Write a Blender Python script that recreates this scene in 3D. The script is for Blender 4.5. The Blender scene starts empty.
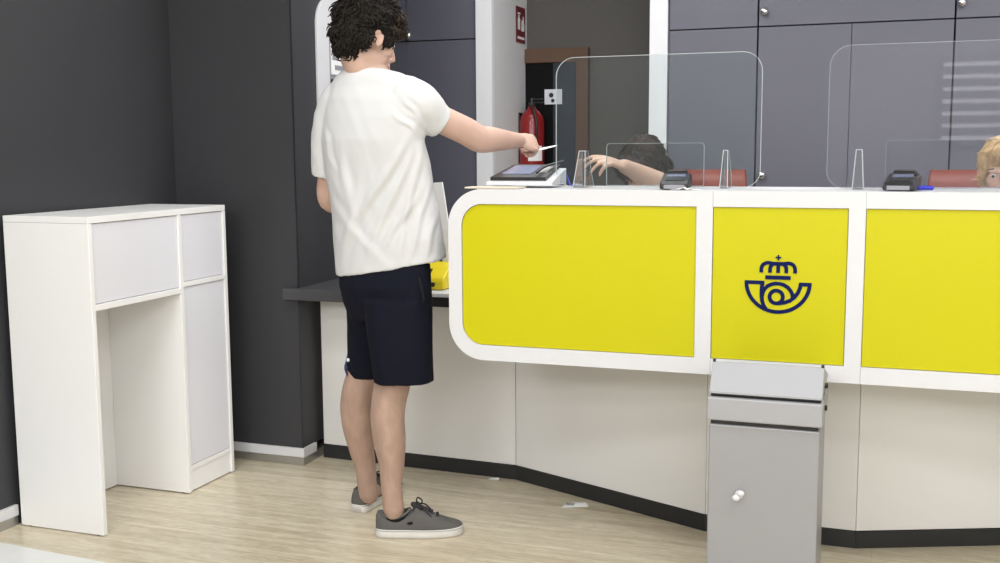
import bpy, bmesh, math, random
from mathutils import Vector, Matrix, Quaternion, noise
random.seed(7)
PI = math.pi
C = bpy.context.scene.collection
V = Vector

# ------------------------------------------------------------------ camera
F, PITCH, ROLL, YAW, CAMH = 1080.0, math.radians(7.06), math.radians(-0.35), math.radians(19.6), 1.29
def cam_rows():
    cp, sp = math.cos(PITCH), math.sin(PITCH)
    cr, sr = math.cos(ROLL), math.sin(ROLL)
    ca, sa = math.cos(YAW), math.sin(YAW)
    R1 = Matrix(((cr, -sr, 0), (sr, cr, 0), (0, 0, 1)))
    R2 = Matrix(((1, 0, 0), (0, -sp, -cp), (0, cp, -sp)))
    W = Matrix(((ca, sa, 0), (-sa, ca, 0), (0, 0, 1)))
    return R1 @ R2 @ W
MC = cam_rows()
cd = bpy.data.cameras.new('camera'); cam = bpy.data.objects.new('camera', cd); C.objects.link(cam)
cd.sensor_width = 36; cd.lens = F / 1000 * 36; cd.clip_start = 0.05
rot = Matrix((MC[0], -MC[1], -MC[2])).transposed()
cam.matrix_world = Matrix.Translation((0, 0, CAMH)) @ rot.to_4x4()
bpy.context.scene.camera = cam
MT = MC.transposed()
def ray(x, y): return MT @ V(((x - 500) / F, (y - 281.5) / F, 1))
def at_y(x, y, Y): r = ray(x, y); return V((0, 0, CAMH)) + r * (Y / r.y)
# axes of the standing customer: AW points away from the viewer, RT along his stance
AW = V((-0.42443, 0.90546, 0)); RT = V((0.90546, 0.42443, 0))
def P(x, y, D): r = ray(x, y); return V((0, 0, CAMH)) + r * (D / r.dot(AW))

# ------------------------------------------------------------------ materials
def mat(name, col, rough=.5, metal=0, spec=.5, bump=0, bscale=50, var=0, vscale=8, sss=0, coat=0, sc=None, transmission=0):
    m = bpy.data.materials.new(name); m.use_nodes = True
    nt = m.node_tree; b = nt.nodes['Principled BSDF']
    b.inputs['Base Color'].default_value = (*col, 1); b.inputs['Roughness'].default_value = rough
    b.inputs['Metallic'].default_value = metal; b.inputs['Specular IOR Level'].default_value = spec
    b.inputs['Coat Weight'].default_value = coat; b.inputs['Transmission Weight'].default_value = transmission
    tc = nt.nodes.new('ShaderNodeTexCoord'); mp = nt.nodes.new('ShaderNodeMapping')
    nt.links.new(tc.outputs['Object'], mp.inputs[0])
    if sc: mp.inputs['Scale'].default_value = sc
    if sss:
        b.inputs['Subsurface Weight'].default_value = sss
        b.inputs['Subsurface Radius'].default_value = (.02, .008, .004); b.inputs['Subsurface Scale'].default_value = .5
    if var:
        n = nt.nodes.new('ShaderNodeTexNoise'); n.inputs['Scale'].default_value = vscale; n.inputs['Detail'].default_value = 5
        r = nt.nodes.new('ShaderNodeMix'); r.data_type = 'RGBA'
        r.inputs[6].default_value = (*[max(0, c * (1 - var)) for c in col], 1); r.inputs[7].default_value = (*[min(1, c * (1 + var)) for c in col], 1)
        nt.links.new(mp.outputs[0], n.inputs[0]); nt.links.new(n.outputs['Fac'], r.inputs[0]); nt.links.new(r.outputs[2], b.inputs['Base Color'])
    if bump:
        n = nt.nodes.new('ShaderNodeTexNoise'); n.inputs['Scale'].default_value = bscale; n.inputs['Detail'].default_value = 4
        bp = nt.nodes.new('ShaderNodeBump'); bp.inputs['Strength'].default_value = bump; bp.inputs['Distance'].default_value = .002
        nt.links.new(mp.outputs[0], n.inputs[0]); nt.links.new(n.outputs['Fac'], bp.inputs['Height']); nt.links.new(bp.outputs[0], b.inputs['Normal'])
    return m
def emis(name, col, e):
    m = mat(name, col); b = m.node_tree.nodes['Principled BSDF']
    b.inputs['Emission Color'].default_value = (*col, 1); b.inputs['Emission Strength'].default_value = e; return m
def glass_mat(name, tint=(.93, .95, .95), haze=0.0, refl=1.0):
    m = bpy.data.materials.new(name); m.use_nodes = True; nt = m.node_tree
    for n in list(nt.nodes): nt.nodes.remove(n)
    o = nt.nodes.new('ShaderNodeOutputMaterial'); t = nt.nodes.new('ShaderNodeBsdfTransparent'); t.inputs[0].default_value = (*tint, 1)
    g = nt.nodes.new('ShaderNodeBsdfGlossy'); g.inputs['Roughness'].default_value = .02
    d = nt.nodes.new('ShaderNodeBsdfDiffuse'); d.inputs[0].default_value = (.8, .82, .84, 1)
    fr = nt.nodes.new('ShaderNodeFresnel'); fr.inputs[0].default_value = 1.45
    m1 = nt.nodes.new('ShaderNodeMixShader'); m2 = nt.nodes.new('ShaderNodeMixShader'); m2.inputs[0].default_value = haze
    mu = nt.nodes.new('ShaderNodeMath'); mu.operation = 'MULTIPLY'; mu.inputs[1].default_value = refl
    nt.links.new(fr.outputs[0], mu.inputs[0]); nt.links.new(mu.outputs[0], m1.inputs[0])
    nt.links.new(t.outputs[0], m1.inputs[1]); nt.links.new(g.outputs[0], m1.inputs[2])
    nt.links.new(m1.outputs[0], m2.inputs[1]); nt.links.new(d.outputs[0], m2.inputs[2]); nt.links.new(m2.outputs[0], o.inputs[0])
    return m
def floor_mat():
    m = bpy.data.materials.new('travertine'); m.use_nodes = True; nt = m.node_tree; b = nt.nodes['Principled BSDF']
    b.inputs['Roughness'].default_value = .28; b.inputs['Specular IOR Level'].default_value = .5
    tc = nt.nodes.new('ShaderNodeTexCoord')
    def nz(scale, vec, det, ro=.6):
        mp = nt.nodes.new('ShaderNodeMapping'); mp.inputs['Scale'].default_value = vec
        mp.inputs['Rotation'].default_value = (0, 0, .05)
        n = nt.nodes.new('ShaderNodeTexNoise'); n.inputs['Scale'].default_value = scale; n.inputs['Detail'].default_value = det; n.inputs['Roughness'].default_value = ro
        n.inputs['Distortion'].default_value = .6
        nt.links.new(tc.outputs['Object'], mp.inputs[0]); nt.links.new(mp.outputs[0], n.inputs[0]); return n
    n4 = nz(30, (.5, 1.6, 1), 8, .7)
    n1 = nz(3, (.35, 7, 1), 7); n2 = nz(9, (.3, 9, 1), 6); n3 = nz(2.2, (.3, 3.2, 1), 3)
    r1 = nt.nodes.new('ShaderNodeValToRGB'); e = r1.color_ramp.elements
    e[0].position = .3; e[0].color = (.60, .52, .385, 1); e[1].position = .68; e[1].color = (.78, .715, .57, 1)
    x = e.new(.5); x.color = (.70, .63, .485, 1)
    nt.links.new(n1.outputs['Fac'], r1.inputs[0])
    r2 = nt.nodes.new('ShaderNodeValToRGB'); e = r2.color_ramp.elements
    e[0].position = .36; e[0].color = (.74, .70, .64, 1); e[1].position = .56; e[1].color = (1, 1, 1, 1)
    nt.links.new(n2.outputs['Fac'], r2.inputs[0])
    r3 = nt.nodes.new('ShaderNodeValToRGB'); e = r3.color_ramp.elements
    e[0].position = .3; e[0].color = (.75, .69, .6, 1); e[1].position = .43; e[1].color = (1, 1, 1, 1)
    nt.links.new(n3.outputs['Fac'], r3.inputs[0])
    r4 = nt.nodes.new('ShaderNodeValToRGB'); e = r4.color_ramp.elements
    e[0].position = .35; e[0].color = (.80, .77, .71, 1); e[1].position = .6; e[1].color = (1.04, 1.04, 1.04, 1)
    nt.links.new(n4.outputs['Fac'], r4.inputs[0])
    # joints of the large slabs
    br = nt.nodes.new('ShaderNodeTexBrick'); br.inputs['Scale'].default_value = 1; br.inputs['Mortar Size'].default_value = .0022
    br.inputs['Brick Width'].default_value = 1.2; br.inputs['Row Height'].default_value = .6; br.inputs['Mortar Smooth'].default_value = .4
    br.inputs['Color1'].default_value = (1, 1, 1, 1); br.inputs['Color2'].default_value = (.95, .95, .94, 1); br.inputs['Mortar'].default_value = (.88, .85, .8, 1)
    nt.links.new(tc.outputs['Object'], br.inputs[0])
    last = r1.outputs[0]
    for s, f in ((r2.outputs[0], .6), (r3.outputs[0], .55), (r4.outputs[0], .8), (br.outputs[0], 1)):
        mx = nt.nodes.new('ShaderNodeMix'); mx.data_type = 'RGBA'; mx.blend_type = 'MULTIPLY'; mx.inputs[0].default_value = f
        nt.links.new(last, mx.inputs[6]); nt.links.new(s, mx.inputs[7]); last = mx.outputs[2]
    nt.links.new(last, b.inputs['Base Color'])
    return m
M = dict(
    dark=mat('dark_wall', (.036, .036, .041), .55, bump=.12, bscale=260, var=.05, vscale=3),
    darkslab=mat('dark_slab', (.055, .055, .06), .4, var=.05),
    black=mat('black_plastic', (.012, .012, .014), .35),
    kick=mat('kick_black', (.018, .019, .02), .45, bump=.1, bscale=80),
    white=mat('white_laminate', (.67, .67, .69), .4, spec=.3),
    whitebase=mat('white_panel', (.82, .81, .785), .38),
    whitedesk=mat('white_melamine', (.87, .865, .855), .4),
    lav=mat('pale_panel', (.76, .76, .81), .4),
    seam=mat('seam_grey', (.35, .35, .34), .6),
    yellow=mat('yellow_panel', (.54, .50, .001), .4, spec=.3),
    navy=mat('navy_ink', (.004, .010, .075), .6, spec=.1),
    metal=mat('brushed_metal', (.45, .44, .42), .35, metal=.8),
    chrome=mat('chrome', (.8, .8, .8), .15, metal=1),
    bin=mat('grey_painted_steel', (.32, .32, .335), .42, metal=.25, var=.03, vscale=3),
    binlid=mat('lid_steel', (.36, .36, .38), .5, metal=.1),
    cab=mat('cabinet_grey', (.135, .135, .172), .42, var=.04, vscale=2),
    cabgap=mat('cabinet_gap', (.03, .03, .04), .7),
    post=mat('post_white', (.90, .90, .92), .5),
    side=mat('side_wall', (.76, .755, .765), .7),
    taupe=mat('taupe_wall', (.105, .098, .092), .8),
    ceil=mat('ceiling_white', (.85, .85, .85), .8),
    wood=mat('brown_wood', (.11, .055, .03), .5, var=.2, vscale=6, sc=(1, 1, .1)),
    door=mat('door_black', (.003, .003, .003), .6, spec=.15),
    doorb=mat('door_bluegrey', (.03, .04, .055), .5, spec=.3),
    red=mat('extinguisher_red', (.26, .008, .01), .3, coat=.3),
    signred=mat('sign_red', (.16, .012, .015), .4),
    paper=mat('paper', (.88, .875, .865), .7),
    beigepaper=mat('beige_paper', (.66, .58, .46), .7),
    chair=mat('red_leather', (.22, .028, .010), .42, bump=.15, bscale=60, var=.12, vscale=10),
    skin=mat('skin', (.57, .375, .295), .5, sss=.15, var=.12, vscale=14, bump=.15, bscale=120),
    skinleg=mat('skin_leg', (.42, .28, .215), .6, sss=.1, var=.28, vscale=34, bump=.5, bscale=140, sc=(1, 1, .45)),
    skinf=mat('skin_pale', (.66, .42, .31), .5, sss=.15, var=.1, vscale=20),
    lip=mat('lips', (.5, .16, .13), .45),
    eyew=mat('eye_white', (.75, .73, .7), .2), iris=mat('iris', (.03, .02, .015), .2),
    hair=mat('hair_dark', (.010, .007, .005), .7, spec=.25, var=.4, vscale=40),
    hairtip=mat('hair_brown', (.042, .025, .014), .65, spec=.3, var=.3, vscale=40),
    hairb=mat('hair_darkbrown', (.022, .012, .008), .6, spec=.3, var=.4, vscale=30),
    blonde=mat('hair_blonde', (.5, .33, .15), .5, var=.35, vscale=40),
    shirt=mat('white_cotton', (.62, .62, .62), .85, bump=.12, bscale=220),
    shorts=mat('navy_jersey', (.006, .007, .014), .9, spec=.15, bump=.2, bscale=300),
    pocket=mat('pocket_black', (.002, .002, .003), .9),
    canvas=mat('grey_canvas', (.105, .098, .092), .85, bump=.4, bscale=350, var=.1, vscale=30),
    rubber=mat('shoe_rubber', (.66, .64, .60), .6, var=.08, vscale=30),
    lace=mat('lace_dark', (.025, .022, .026), .8),
    navycloth=mat('navy_cloth', (.02, .025, .05), .8), purple=mat('blue_cloth', (.08, .1, .2), .8),
    screen=mat('lcd', (.2, .22, .33), .15),
    blue=mat('blue_plastic', (.03, .04, .55), .4),
    yplast=mat('yellow_plastic', (.85, .68, .01), .4),
    green=mat('green_print', (.02, .12, .07), .6), greyprint=mat('grey_print', (.28, .28, .31), .6),
    acryl=glass_mat('clear_acrylic', (.93, .94, .95), .04, .8),
    glass=glass_mat('clear_pane', (.90, .93, .93), .006, .75),
    glass2=glass_mat('clear_pane_small', (.93, .94, .95), .0, .5),
    glass3=glass_mat('clear_pane_hazy', (.95, .95, .97), .012, .9),
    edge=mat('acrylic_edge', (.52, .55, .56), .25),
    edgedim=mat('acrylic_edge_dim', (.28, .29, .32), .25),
    midwall=mat('front_wall', (.52, .52, .53), .7), floor=floor_mat(), strip_glow=emis('strip_glow', (1, 1, 1), 1.6),  # last entry: emission for the added strips on the assumed window
)

# ------------------------------------------------------------------ mesh helpers
def box(bm, x0, x1, y0, y1, z0, z1, bev=0):
    vs = [bm.verts.new((x, y, z)) for x in (x0, x1) for y in (y0, y1) for z in (z0, z1)]
    q = ((0, 1, 3, 2), (4, 6, 7, 5), (0, 4, 5, 1), (2, 3, 7, 6), (0, 2, 6, 4), (1, 5, 7, 3))
    fs = [bm.faces.new([vs[i] for i in f]) for f in q]
    if bev:
        es = list({e for f in fs for e in f.edges})
        bmesh.ops.bevel(bm, geom=es, offset=bev, segments=2, affect='EDGES', profile=.5)
    return vs
def prism(bm, poly, axis, a0, a1):
    """poly: list of 2D; axis 'z': (x,y), 'y': (x,z), 'x': (y,z)"""
    def m(p, a): return {'z': (p[0], p[1], a), 'y': (p[0], a, p[1]), 'x': (a, p[0], p[1])}[axis]
    A = [bm.verts.new(m(p, a0)) for p in poly]; B = [bm.verts.new(m(p, a1)) for p in poly]
    n = len(poly)
    bm.faces.new(A); bm.faces.new(B[::-1])
    for i in range(n): bm.faces.new((A[i], B[i], B[(i + 1) % n], A[(i + 1) % n]))
def loft(bm, rings, cap=True):
    R = [[bm.verts.new(p) for p in ring] for ring in rings]
    n = len(R[0])
    for a, b in zip(R, R[1:]):
        for i in range(n): bm.faces.new((a[i], a[(i + 1) % n], b[(i + 1) % n], b[i]))
    if cap: bm.faces.new(R[0][::-1]); bm.faces.new(R[-1])
def tube(bm, pts, rad, n=10, flat=1.0, up=None):
    pts = [V(p) for p in pts]
    if not hasattr(rad, '__len__'): rad = [rad] * len(pts)
    t0 = (pts[1] - pts[0]).normalized()
    s = up.cross(t0) if up is not None else t0.orthogonal()
    s.normalize(); rings = []
    for i, p in enumerate(pts):
        t = (pts[min(i + 1, len(pts) - 1)] - pts[max(i - 1, 0)])
        if t.length < 1e-9: t = t0
        t.normalize(); s = (s - t * s.dot(t))
        if s.length < 1e-6: s = t.orthogonal()
        s.normalize(); u = t.cross(s)
        rings.append([p + (s * math.cos(2 * PI * k / n) + u * math.sin(2 * PI * k / n) * flat) * rad[i] for k in range(n)])
    loft(bm, rings)
def limb(bm, pts, rad, n=20):
    """smooth tapered limb with rounded ends, Catmull-Rom through the joints"""
    pts = [V(p) for p in pts]; out = []; rr = []
    q = [pts[0] * 2 - pts[1]] + pts + [pts[-1] * 2 - pts[-2]]; r = [rad[0]] + list(rad) + [rad[-1]]
    for i in range(1, len(q) - 2):
        for k in range(6):
            t = k / 6
            def cr(a, b, c, d): return .5 * ((2 * b) + (c - a) * t + (2 * a - 5 * b + 4 * c - d) * t * t + (3 * b - a - 3 * c + d) * t ** 3)
            out.append(cr(q[i - 1], q[i], q[i + 1], q[i + 2])); rr.append(cr(r[i - 1], r[i], r[i + 1], r[i + 2]))
    out.append(pts[-1]); rr.append(rad[-1])
    d0 = (out[0] - out[1]).normalized(); d1 = (out[-1] - out[-2]).normalized()
    pre = [out[0] + d0 * rr[0] * s for s in (.92, .6)]; prr = [rr[0] * .35, rr[0] * .8]
    post = [out[-1] + d1 * rr[-1] * s for s in (.6, .92)]; por = [rr[-1] * .8, rr[-1] * .35]
    tube(bm, pre + out + post, prr + rr + por, n)
def ell(bm, c, r, rot=None, seg=24):
    c = V(c); mt = Matrix.Diagonal((*r, 1))
    m = Matrix.Translation(c) @ (rot.to_4x4() if rot is not None else Matrix()) @ mt
    bmesh.ops.create_uvsphere(bm, u_segments=seg, v_segments=seg // 2, radius=1, matrix=m)
def cyl(bm, p0, p1, r, n=24, r2=None):
    tube(bm, [p0, p1], [r, r if r2 is None else r2], n)
def rrect(x0, x1, z0, z1, radii, n=10):
    """rounded rectangle, radii: bl, br, tr, tl"""
    out = []
    for (cx, cz, r, a) in ((x0, z0, radii[0], PI), (x1, z0, radii[1], 1.5 * PI), (x1, z1, radii[2], 0), (x0, z1, radii[3], .5 * PI)):
        sx = cx + r if cx == x0 else cx - r; sz = cz + r if cz == z0 else cz - r
        if r < 1e-5: out.append((cx, cz)); continue
        for k in range(n + 1):
            t = a + .5 * PI * k / n; out.append((sx + r * math.cos(t), sz + r * math.sin(t)))
    return out
def obj(name, bm, m, parent=None, smooth=False, bevel=0, loc=None):
    bmesh.ops.recalc_face_normals(bm, faces=bm.faces)
    me = bpy.data.meshes.new(name); bm.to_mesh(me); bm.free()
    o = bpy.data.objects.new(name, me); C.objects.link(o)
    for x in (m if isinstance(m, (list, tuple)) else [m]): me.materials.append(x)
    if smooth: me.polygons.foreach_set('use_smooth', [True] * len(me.polygons))
    if bevel:
        b = o.modifiers.new('bevel', 'BEVEL'); b.width = bevel; b.segments = 2; b.limit_method = 'ANGLE'
    if parent: o.parent = parent; o.matrix_parent_inverse = parent.matrix_world.inverted()
    return o
def nb(): return bmesh.new()
def bobj(name, m, parent, *boxes, bevel=.0015, smooth=False):
    bm = nb()
    for b in boxes: box(bm, *b)
    return obj(name, bm, m, parent, smooth, bevel)
def thing(name, label, cat, loc, group=None):
    o = bpy.data.objects.new(name, None); C.objects.link(o); o.empty_display_size = .05
    o.location = loc; o.matrix_world = Matrix.Translation(loc); return tag(o, label, cat, group)
def tag(o, label, cat, group=None):
    o['label'] = label; o['category'] = cat
    if group: o['group'] = group
    return o
def struct(o): o['kind'] = 'structure'; return o
def remesh(name, bm, m, parent=None, voxel=.005, smooth=4, fn=None, dec=None, fac=.5):
    bmesh.ops.recalc_face_normals(bm, faces=bm.faces)
    me = bpy.data.meshes.new('tmp'); bm.to_mesh(me); bm.free()
    t = bpy.data.objects.new('tmp', me); C.objects.link(t)
    r = t.modifiers.new('r', 'REMESH'); r.mode = 'VOXEL'; r.voxel_size = voxel
    if smooth: s = t.modifiers.new('s', 'SMOOTH'); s.iterations = smooth; s.factor = fac
    if dec: d = t.modifiers.new('d', 'DECIMATE'); d.ratio = dec
    dg = bpy.context.evaluated_depsgraph_get(); dg.update()
    me2 = bpy.data.meshes.new_from_object(t.evaluated_get(dg), depsgraph=dg)
    me2.name = name
    bpy.data.objects.remove(t); bpy.data.meshes.remove(me)
    if fn:
        nrm = [v.normal.copy() for v in me2.vertices]
        for v, n in zip(me2.vertices, nrm): v.co = fn(v.co.copy(), n)
    for x in (m if isinstance(m, (list, tuple)) else [m]): me2.materials.append(x)
    me2.polygons.foreach_set('use_smooth', [True] * len(me2.polygons))
    o = bpy.data.objects.new(name, me2); C.objects.link(o)
    if parent: o.parent = parent; o.matrix_parent_inverse = parent.matrix_world.inverted()
    return o

# ------------------------------------------------------------------ room
XL, XR, YB, YC = -2.81, 2.7, 5.8, 6.413
CZ = 2.75
struct(bobj('floor', M['floor'], None, (XL - .35, XR + .1, -2.6, YC + .1, -.08, 0), bevel=0))
struct(bobj('ceiling', M['ceil'], None, (XL - .35, XR + .1, -2.6, YC + .1, CZ, CZ + .08), bevel=0))
def wx(y): return -2.806 + .030 * (y - 2.8)
bm = nb(); prism(bm, [(wx(-2.6), -2.6), (wx(YC + .1), YC + .1), (XL - .35, YC + .1), (XL - .35, -2.6)], 'z', 0, CZ); struct(obj('wall_left', bm, M['dark']))
struct(bobj('wall_right', M['side'], None, (XR, XR + .1, -2.6, YC + .1, 0, CZ), bevel=0))
# the wall block at the end of the counter: front face and the side face that turns back
struct(bobj('wall_pillar', M['dark'], None, (XL, -2.212, 3.79, 4.75, .07, CZ), bevel=0))
struct(bobj('trim_1', M['black'], None, (-2.214, -2.209, 3.787, 3.793, .07, CZ), bevel=0))
# baseboards: white strip over a metal strip
def baseboard(name, x0, x1, y0, y1, ax):
    a = bobj(name, M['white'], None, (x0, x1, y0, y1, .037, .072)); struct(a)
    return a
for nm, mm, th, z0, z1 in (('baseboard_left', 'white', .012, .036, .073), ('trim_2', 'metal', .007, 0, .036)):
    bm = nb(); prism(bm, [(wx(-2.6), -2.6), (wx(2.85), 2.85), (wx(2.85) + th, 2.85), (wx(-2.6) + th, -2.6)], 'z', z0, z1); struct(obj(nm, bm, M[mm]))
struct(bobj('baseboard_pillar', M['white'], None, (XL + .012, -2.200, 3.778, 3.79, .036, .073), (-2.212, -2.200, 3.79, 3.885, .036, .073)))
struct(bobj('trim_3', M['metal'], None, (XL + .012, -2.207, 3.784, 4.6, 0, .036)))
# wall behind the viewer with an assumed, unseen window
struct(bobj('wall_front', M['midwall'], None, (XL - .35, XR + .1, -2.7, -2.6, 0, CZ), bevel=0))
wn = struct(bobj('window_assumed', M['seam'], None, (.35, 2.5, -2.6, -2.57, 1.28, 1.98), bevel=0))  # unseen window, assumed so the clear screens reflect its stripes
for k in range(7): bobj('glow_strip', M['strip_glow'], wn, (.40, 2.45, -2.569, -2.565, 1.33 + .095 * k, 1.36 + .095 * k), bevel=0)  # glowing strips added in place of light between blind slats
# back of the staff area
struct(bobj('wall_back', M['taupe'], None, (-2.3, -1.0, YC, YC + .1, 0, CZ), bevel=0))
struct(bobj('wall_corridor', M['side'], None, (-2.195, -2.099, 5.822, YC, 0, CZ), bevel=0))
struct(bobj('wall_corridor_right', M['side'], None, (-1.207, -1.111, 5.822, YC, 0, CZ), bevel=0))
struct(bobj('trim_4', M['post'], None, (-2.195, -2.099, 5.78, 5.822, 0, CZ)))
struct(bobj('trim_5', M['post'], None, (-1.207, -1.111, 5.78, 5.822, 0, CZ)))
# door at the end of the corridor
dr = struct(bobj('door_1', M['door'], None, (-2.098, -1.92, YC - .035, YC - .003, 0, 1.80)))
bobj('side_panel', M['doorb'], dr, (-1.92, -1.775, YC - .04, YC - .003, 0, 1.80))
bobj('door_frame', M['wood'], dr, (-2.098, -1.70, YC - .05, YC - .003, 1.80, 1.884), (-1.775, -1.70, YC - .05, YC - .003, 0, 1.80))
nt_ = bobj('notice', M['lav'], dr, (-1.973, -1.863, YC - .043, YC - .040, 1.55, 1.64), bevel=0)
bm = nb(); cyl(bm, (-1.930, YC - .047, 1.605), (-1.930, YC - .0435, 1.605), .014); cyl(bm, (-1.920, YC - .047, 1.572), (-1.920, YC - .0435, 1.572), .011)
obj('pictogram', bm, M['black'], nt_)
bobj('door_handle', M['metal'], dr, (-2.02, -1.94, YC - .075, YC - .06, .98, 1.0), (-2.03, -2.01, YC - .075, YC - .035, .98, 1.0))

# ------------------------------------------------------------------ grey storage cabinets
HS = 1.90
def knob(p, parent):
    bm = nb(); cyl(bm, p, (p[0], p[1] - .02, p[2]), .009, 16); ell(bm, (p[0], p[1] - .03, p[2]), (.021, .016, .021), seg=16)
    return obj('knob', bm, M['chrome'], parent, True)
def cabinet(x0, x1, cols, label, knobs):
    t = thing('storage_cabinet', label, 'cabinet', ((x0 + x1) / 2, YB + .25, 0), 'grey storage cabinets along the back')
    bobj('carcass', M['cabgap'], t, (x0 + .001, x1 - .001, YB + .022, YB + .55, 0, CZ - .003), bevel=0)
    g = .0032
    for i, (a, b) in enumerate(zip(cols[0], cols[0][1:])):
        d = bobj('door', M['cab'], t, (a + g, b - g, YB, YB + .02, HS + g, CZ - .01))
        for k in knobs:
            if k[0] == 'u' and k[1] == i: knob((k[2], YB, k[3]), d)
    for i, (a, b) in enumerate(zip(cols[1], cols[1][1:])):
        d = bobj('door', M['cab'], t, (a + (g if i == 0 else .0012), b - (g if b == cols[1][-1] else .0012), YB, YB + .02, .08, HS - g))
        for k in knobs:
            if k[0] == 'l' and k[1] == i: knob((k[2], YB, k[3]), d)
    return t
kz = at_y(765, 12, YB); kz2 = at_y(962, 3, YB); kz3 = at_y(760, 175, YB); kz4 = at_y(410, 36, YB)
cabinet(-1.108, -.647, ((-1.108, -.647), (-1.108, -.647)), 'grey cabinet right beside the white post, with plain narrow door', ())
cabinet(-.645, .292, ((-.645, .292), (-.645, -.185, .292)), 'wide grey cabinet with two tall lower doors and two silver knobs',
        (('u', 0, kz.x, kz.z), ('l', 0, kz3.x + .01, kz3.z)))
cabinet(.294, 1.22, ((.294, 1.22), (.294, .757, 1.22)), 'grey cabinet at the right edge above the blonde person', (('u', 0, kz2.x, kz2.z),))
cabinet(-2.80, -2.197, ((-2.80, -2.63, -2.197), (-2.80, -2.63, -2.197)), 'grey cabinet between the customer and the red sign wall',
        (('u', 1, kz4.x, kz4.z),))
struct(bobj('wall_cabinet_end', M['side'], None, (1.222, XR, YB, YB + .1, 0, CZ), bevel=0))

# fire extinguisher on the corridor wall
t = thing('fire_extinguisher', 'red fire extinguisher hanging on the pale corridor wall', 'fire extinguisher', (-2.022, 6.27, 1.15))
bm = nb(); prof = [(.0, 1.15), (.06, 1.15), (.073, 1.165), (.075, 1.2), (.075, 1.44), (.068, 1.475), (.045, 1.505), (.026, 1.52), (.024, 1.535), (0.001, 1.535)]
loft(bm, [[V((-2.022 + r * math.cos(2 * PI * k / 32), 6.27 + r * math.sin(2 * PI * k / 32), z)) for k in range(32)] for r, z in prof[1:]])
obj('cylinder_body', bm, M['red'], t, True)
bm = nb(); cyl(bm, (-2.022, 6.27, 1.53), (-2.022, 6.27, 1.56), .02); box(bm, -2.03, -1.95, 6.262, 6.278, 1.555, 1.563); box(bm, -2.03, -1.955, 6.262, 6.278, 1.575, 1.583); cyl(bm, (-2.022, 6.27, 1.55), (-2.022, 6.27, 1.585), .011)
obj('valve', bm, M['black'], t)
bm = nb(); limb(bm, [(-2.03, 6.25, 1.55), (-1.99, 6.2, 1.52), (-1.965, 6.19, 1.42), (-1.975, 6.195, 1.3)], [.007] * 4, 10)
obj('hose', bm, M['black'], t, True)
bm = nb(); rg = []
for z in (1.21, 1.30):
    rg.append([V((-2.022 + .0762 * math.cos(a), 6.27 + .0762 * math.sin(a), z)) for a in [math.radians(-90 + 70 * k / 8) for k in range(9)]])
va = [[bm.verts.new(p) for p in r] for r in rg]
for k in range(8): bm.faces.new((va[0][k], va[0][k + 1], va[1][k + 1], va[1][k]))
obj('sticker', bm, M['paper'], t, True)
bobj('bracket', M['black'], t, (-2.098, -2.09, 6.24, 6.30, 1.2, 1.5), (-2.098, -2.06, 6.262, 6.278, 1.4, 1.42))
# red sign on the corridor wall, standing out of frame of the extinguisher
t = thing('fire_sign', 'small dark red fire extinguisher sign high on the pale wall', 'sign', (-2.098, 6.28, 1.91))
bobj('plate', M['signred'], t, (-2.0985, -2.094, 6.20, 6.365, 1.915, 2.125), bevel=0)
bm = nb(); prism(bm, rrect(6.225, 6.265, 1.99, 2.06, (.004, .004, .015, .015), 4), 'x', -2.094, -2.0925)
box(bm, -2.094, -2.0925, 6.235, 6.255, 2.06, 2.075); box(bm, -2.094, -2.0925, 6.225, 6.27, 2.08, 2.09)
prism(bm, [(6.29, 1.985), (6.34, 1.985), (6.345, 2.02), (6.325, 2.075), (6.315, 2.04), (6.30, 2.05)], 'x', -2.094, -2.0925)
for k in range(6): box(bm, -2.094, -2.0925, 6.222 + .022 * k, 6.237 + .022 * k, 1.935, 1.95)
obj('pictogram', bm, M['paper'], t)

# ------------------------------------------------------------------ glazed notice case on the side face
XF = -2.2115
t = thing('notice_case', 'white rounded frame with leaflets on the dark wall behind the head', 'display case', (XF, 4.3, 1.1))
def ring_x(bm, outer, inner, a0, a1):
    n = len(outer)
    A = [[bm.verts.new((a, p[0], p[1])) for p in q] for a in (a0, a1) for q in (outer, inner)]
    for i in range(n):
        j = (i + 1) % n
        bm.faces.new((A[0][i], A[0][j], A[1][j], A[1][i])); bm.faces.new((A[2][i], A[2][j], A[3][j], A[3][i]))
        bm.faces.new((A[0][i], A[0][j], A[2][j], A[2][i])); bm.faces.new((A[1][i], A[1][j], A[3][j], A[3][i]))
bm = nb(); ring_x(bm, rrect(3.978, 4.66, 1.08, 1.915, (.12,) * 4), rrect(4.075, 4.57, 1.16, 1.86, (.10,) * 4), XF, XF + .014)
obj('frame', bm, M['white'], t, bevel=.003)
bobj('back_panel', M['greyprint'], t, (XF, XF + .004, 4.05, 4.59, 1.12, 1.94), bevel=0)
for (y0, y1, z0, z1, m_) in ((4.10, 4.24, 1.60, 1.82, 'paper'), (4.12, 4.22, 1.30, 1.45, 'paper'), (4.27, 4.36, 1.62, 1.76, 'green'), (4.27, 4.41, 1.5, 1.6, 'paper'),(4.10, 4.16, 1.50, 1.58, 'black'), (4.18, 4.26, 1.46, 1.56, 'paper'), (4.3, 4.45, 1.2, 1.42, 'paper'), (4.10, 4.5, 1.475, 1.49, 'seam')):
    bobj('leaflet', M[m_], t, (XF + .004, XF + .008, y0, y1, z0, z1), bevel=0)
for (y0, y1, z0, z1) in ((4.11, 4.17, 1.66, 1.70), (4.19, 4.23, 1.72, 1.78), (4.13, 4.22, 1.62, 1.64), (4.12, 4.15, 1.74, 1.8)):
    bobj('leaflet', M['greyprint'], t, (XF + .008, XF + .009, y0, y1, z0, z1), bevel=0)

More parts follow.
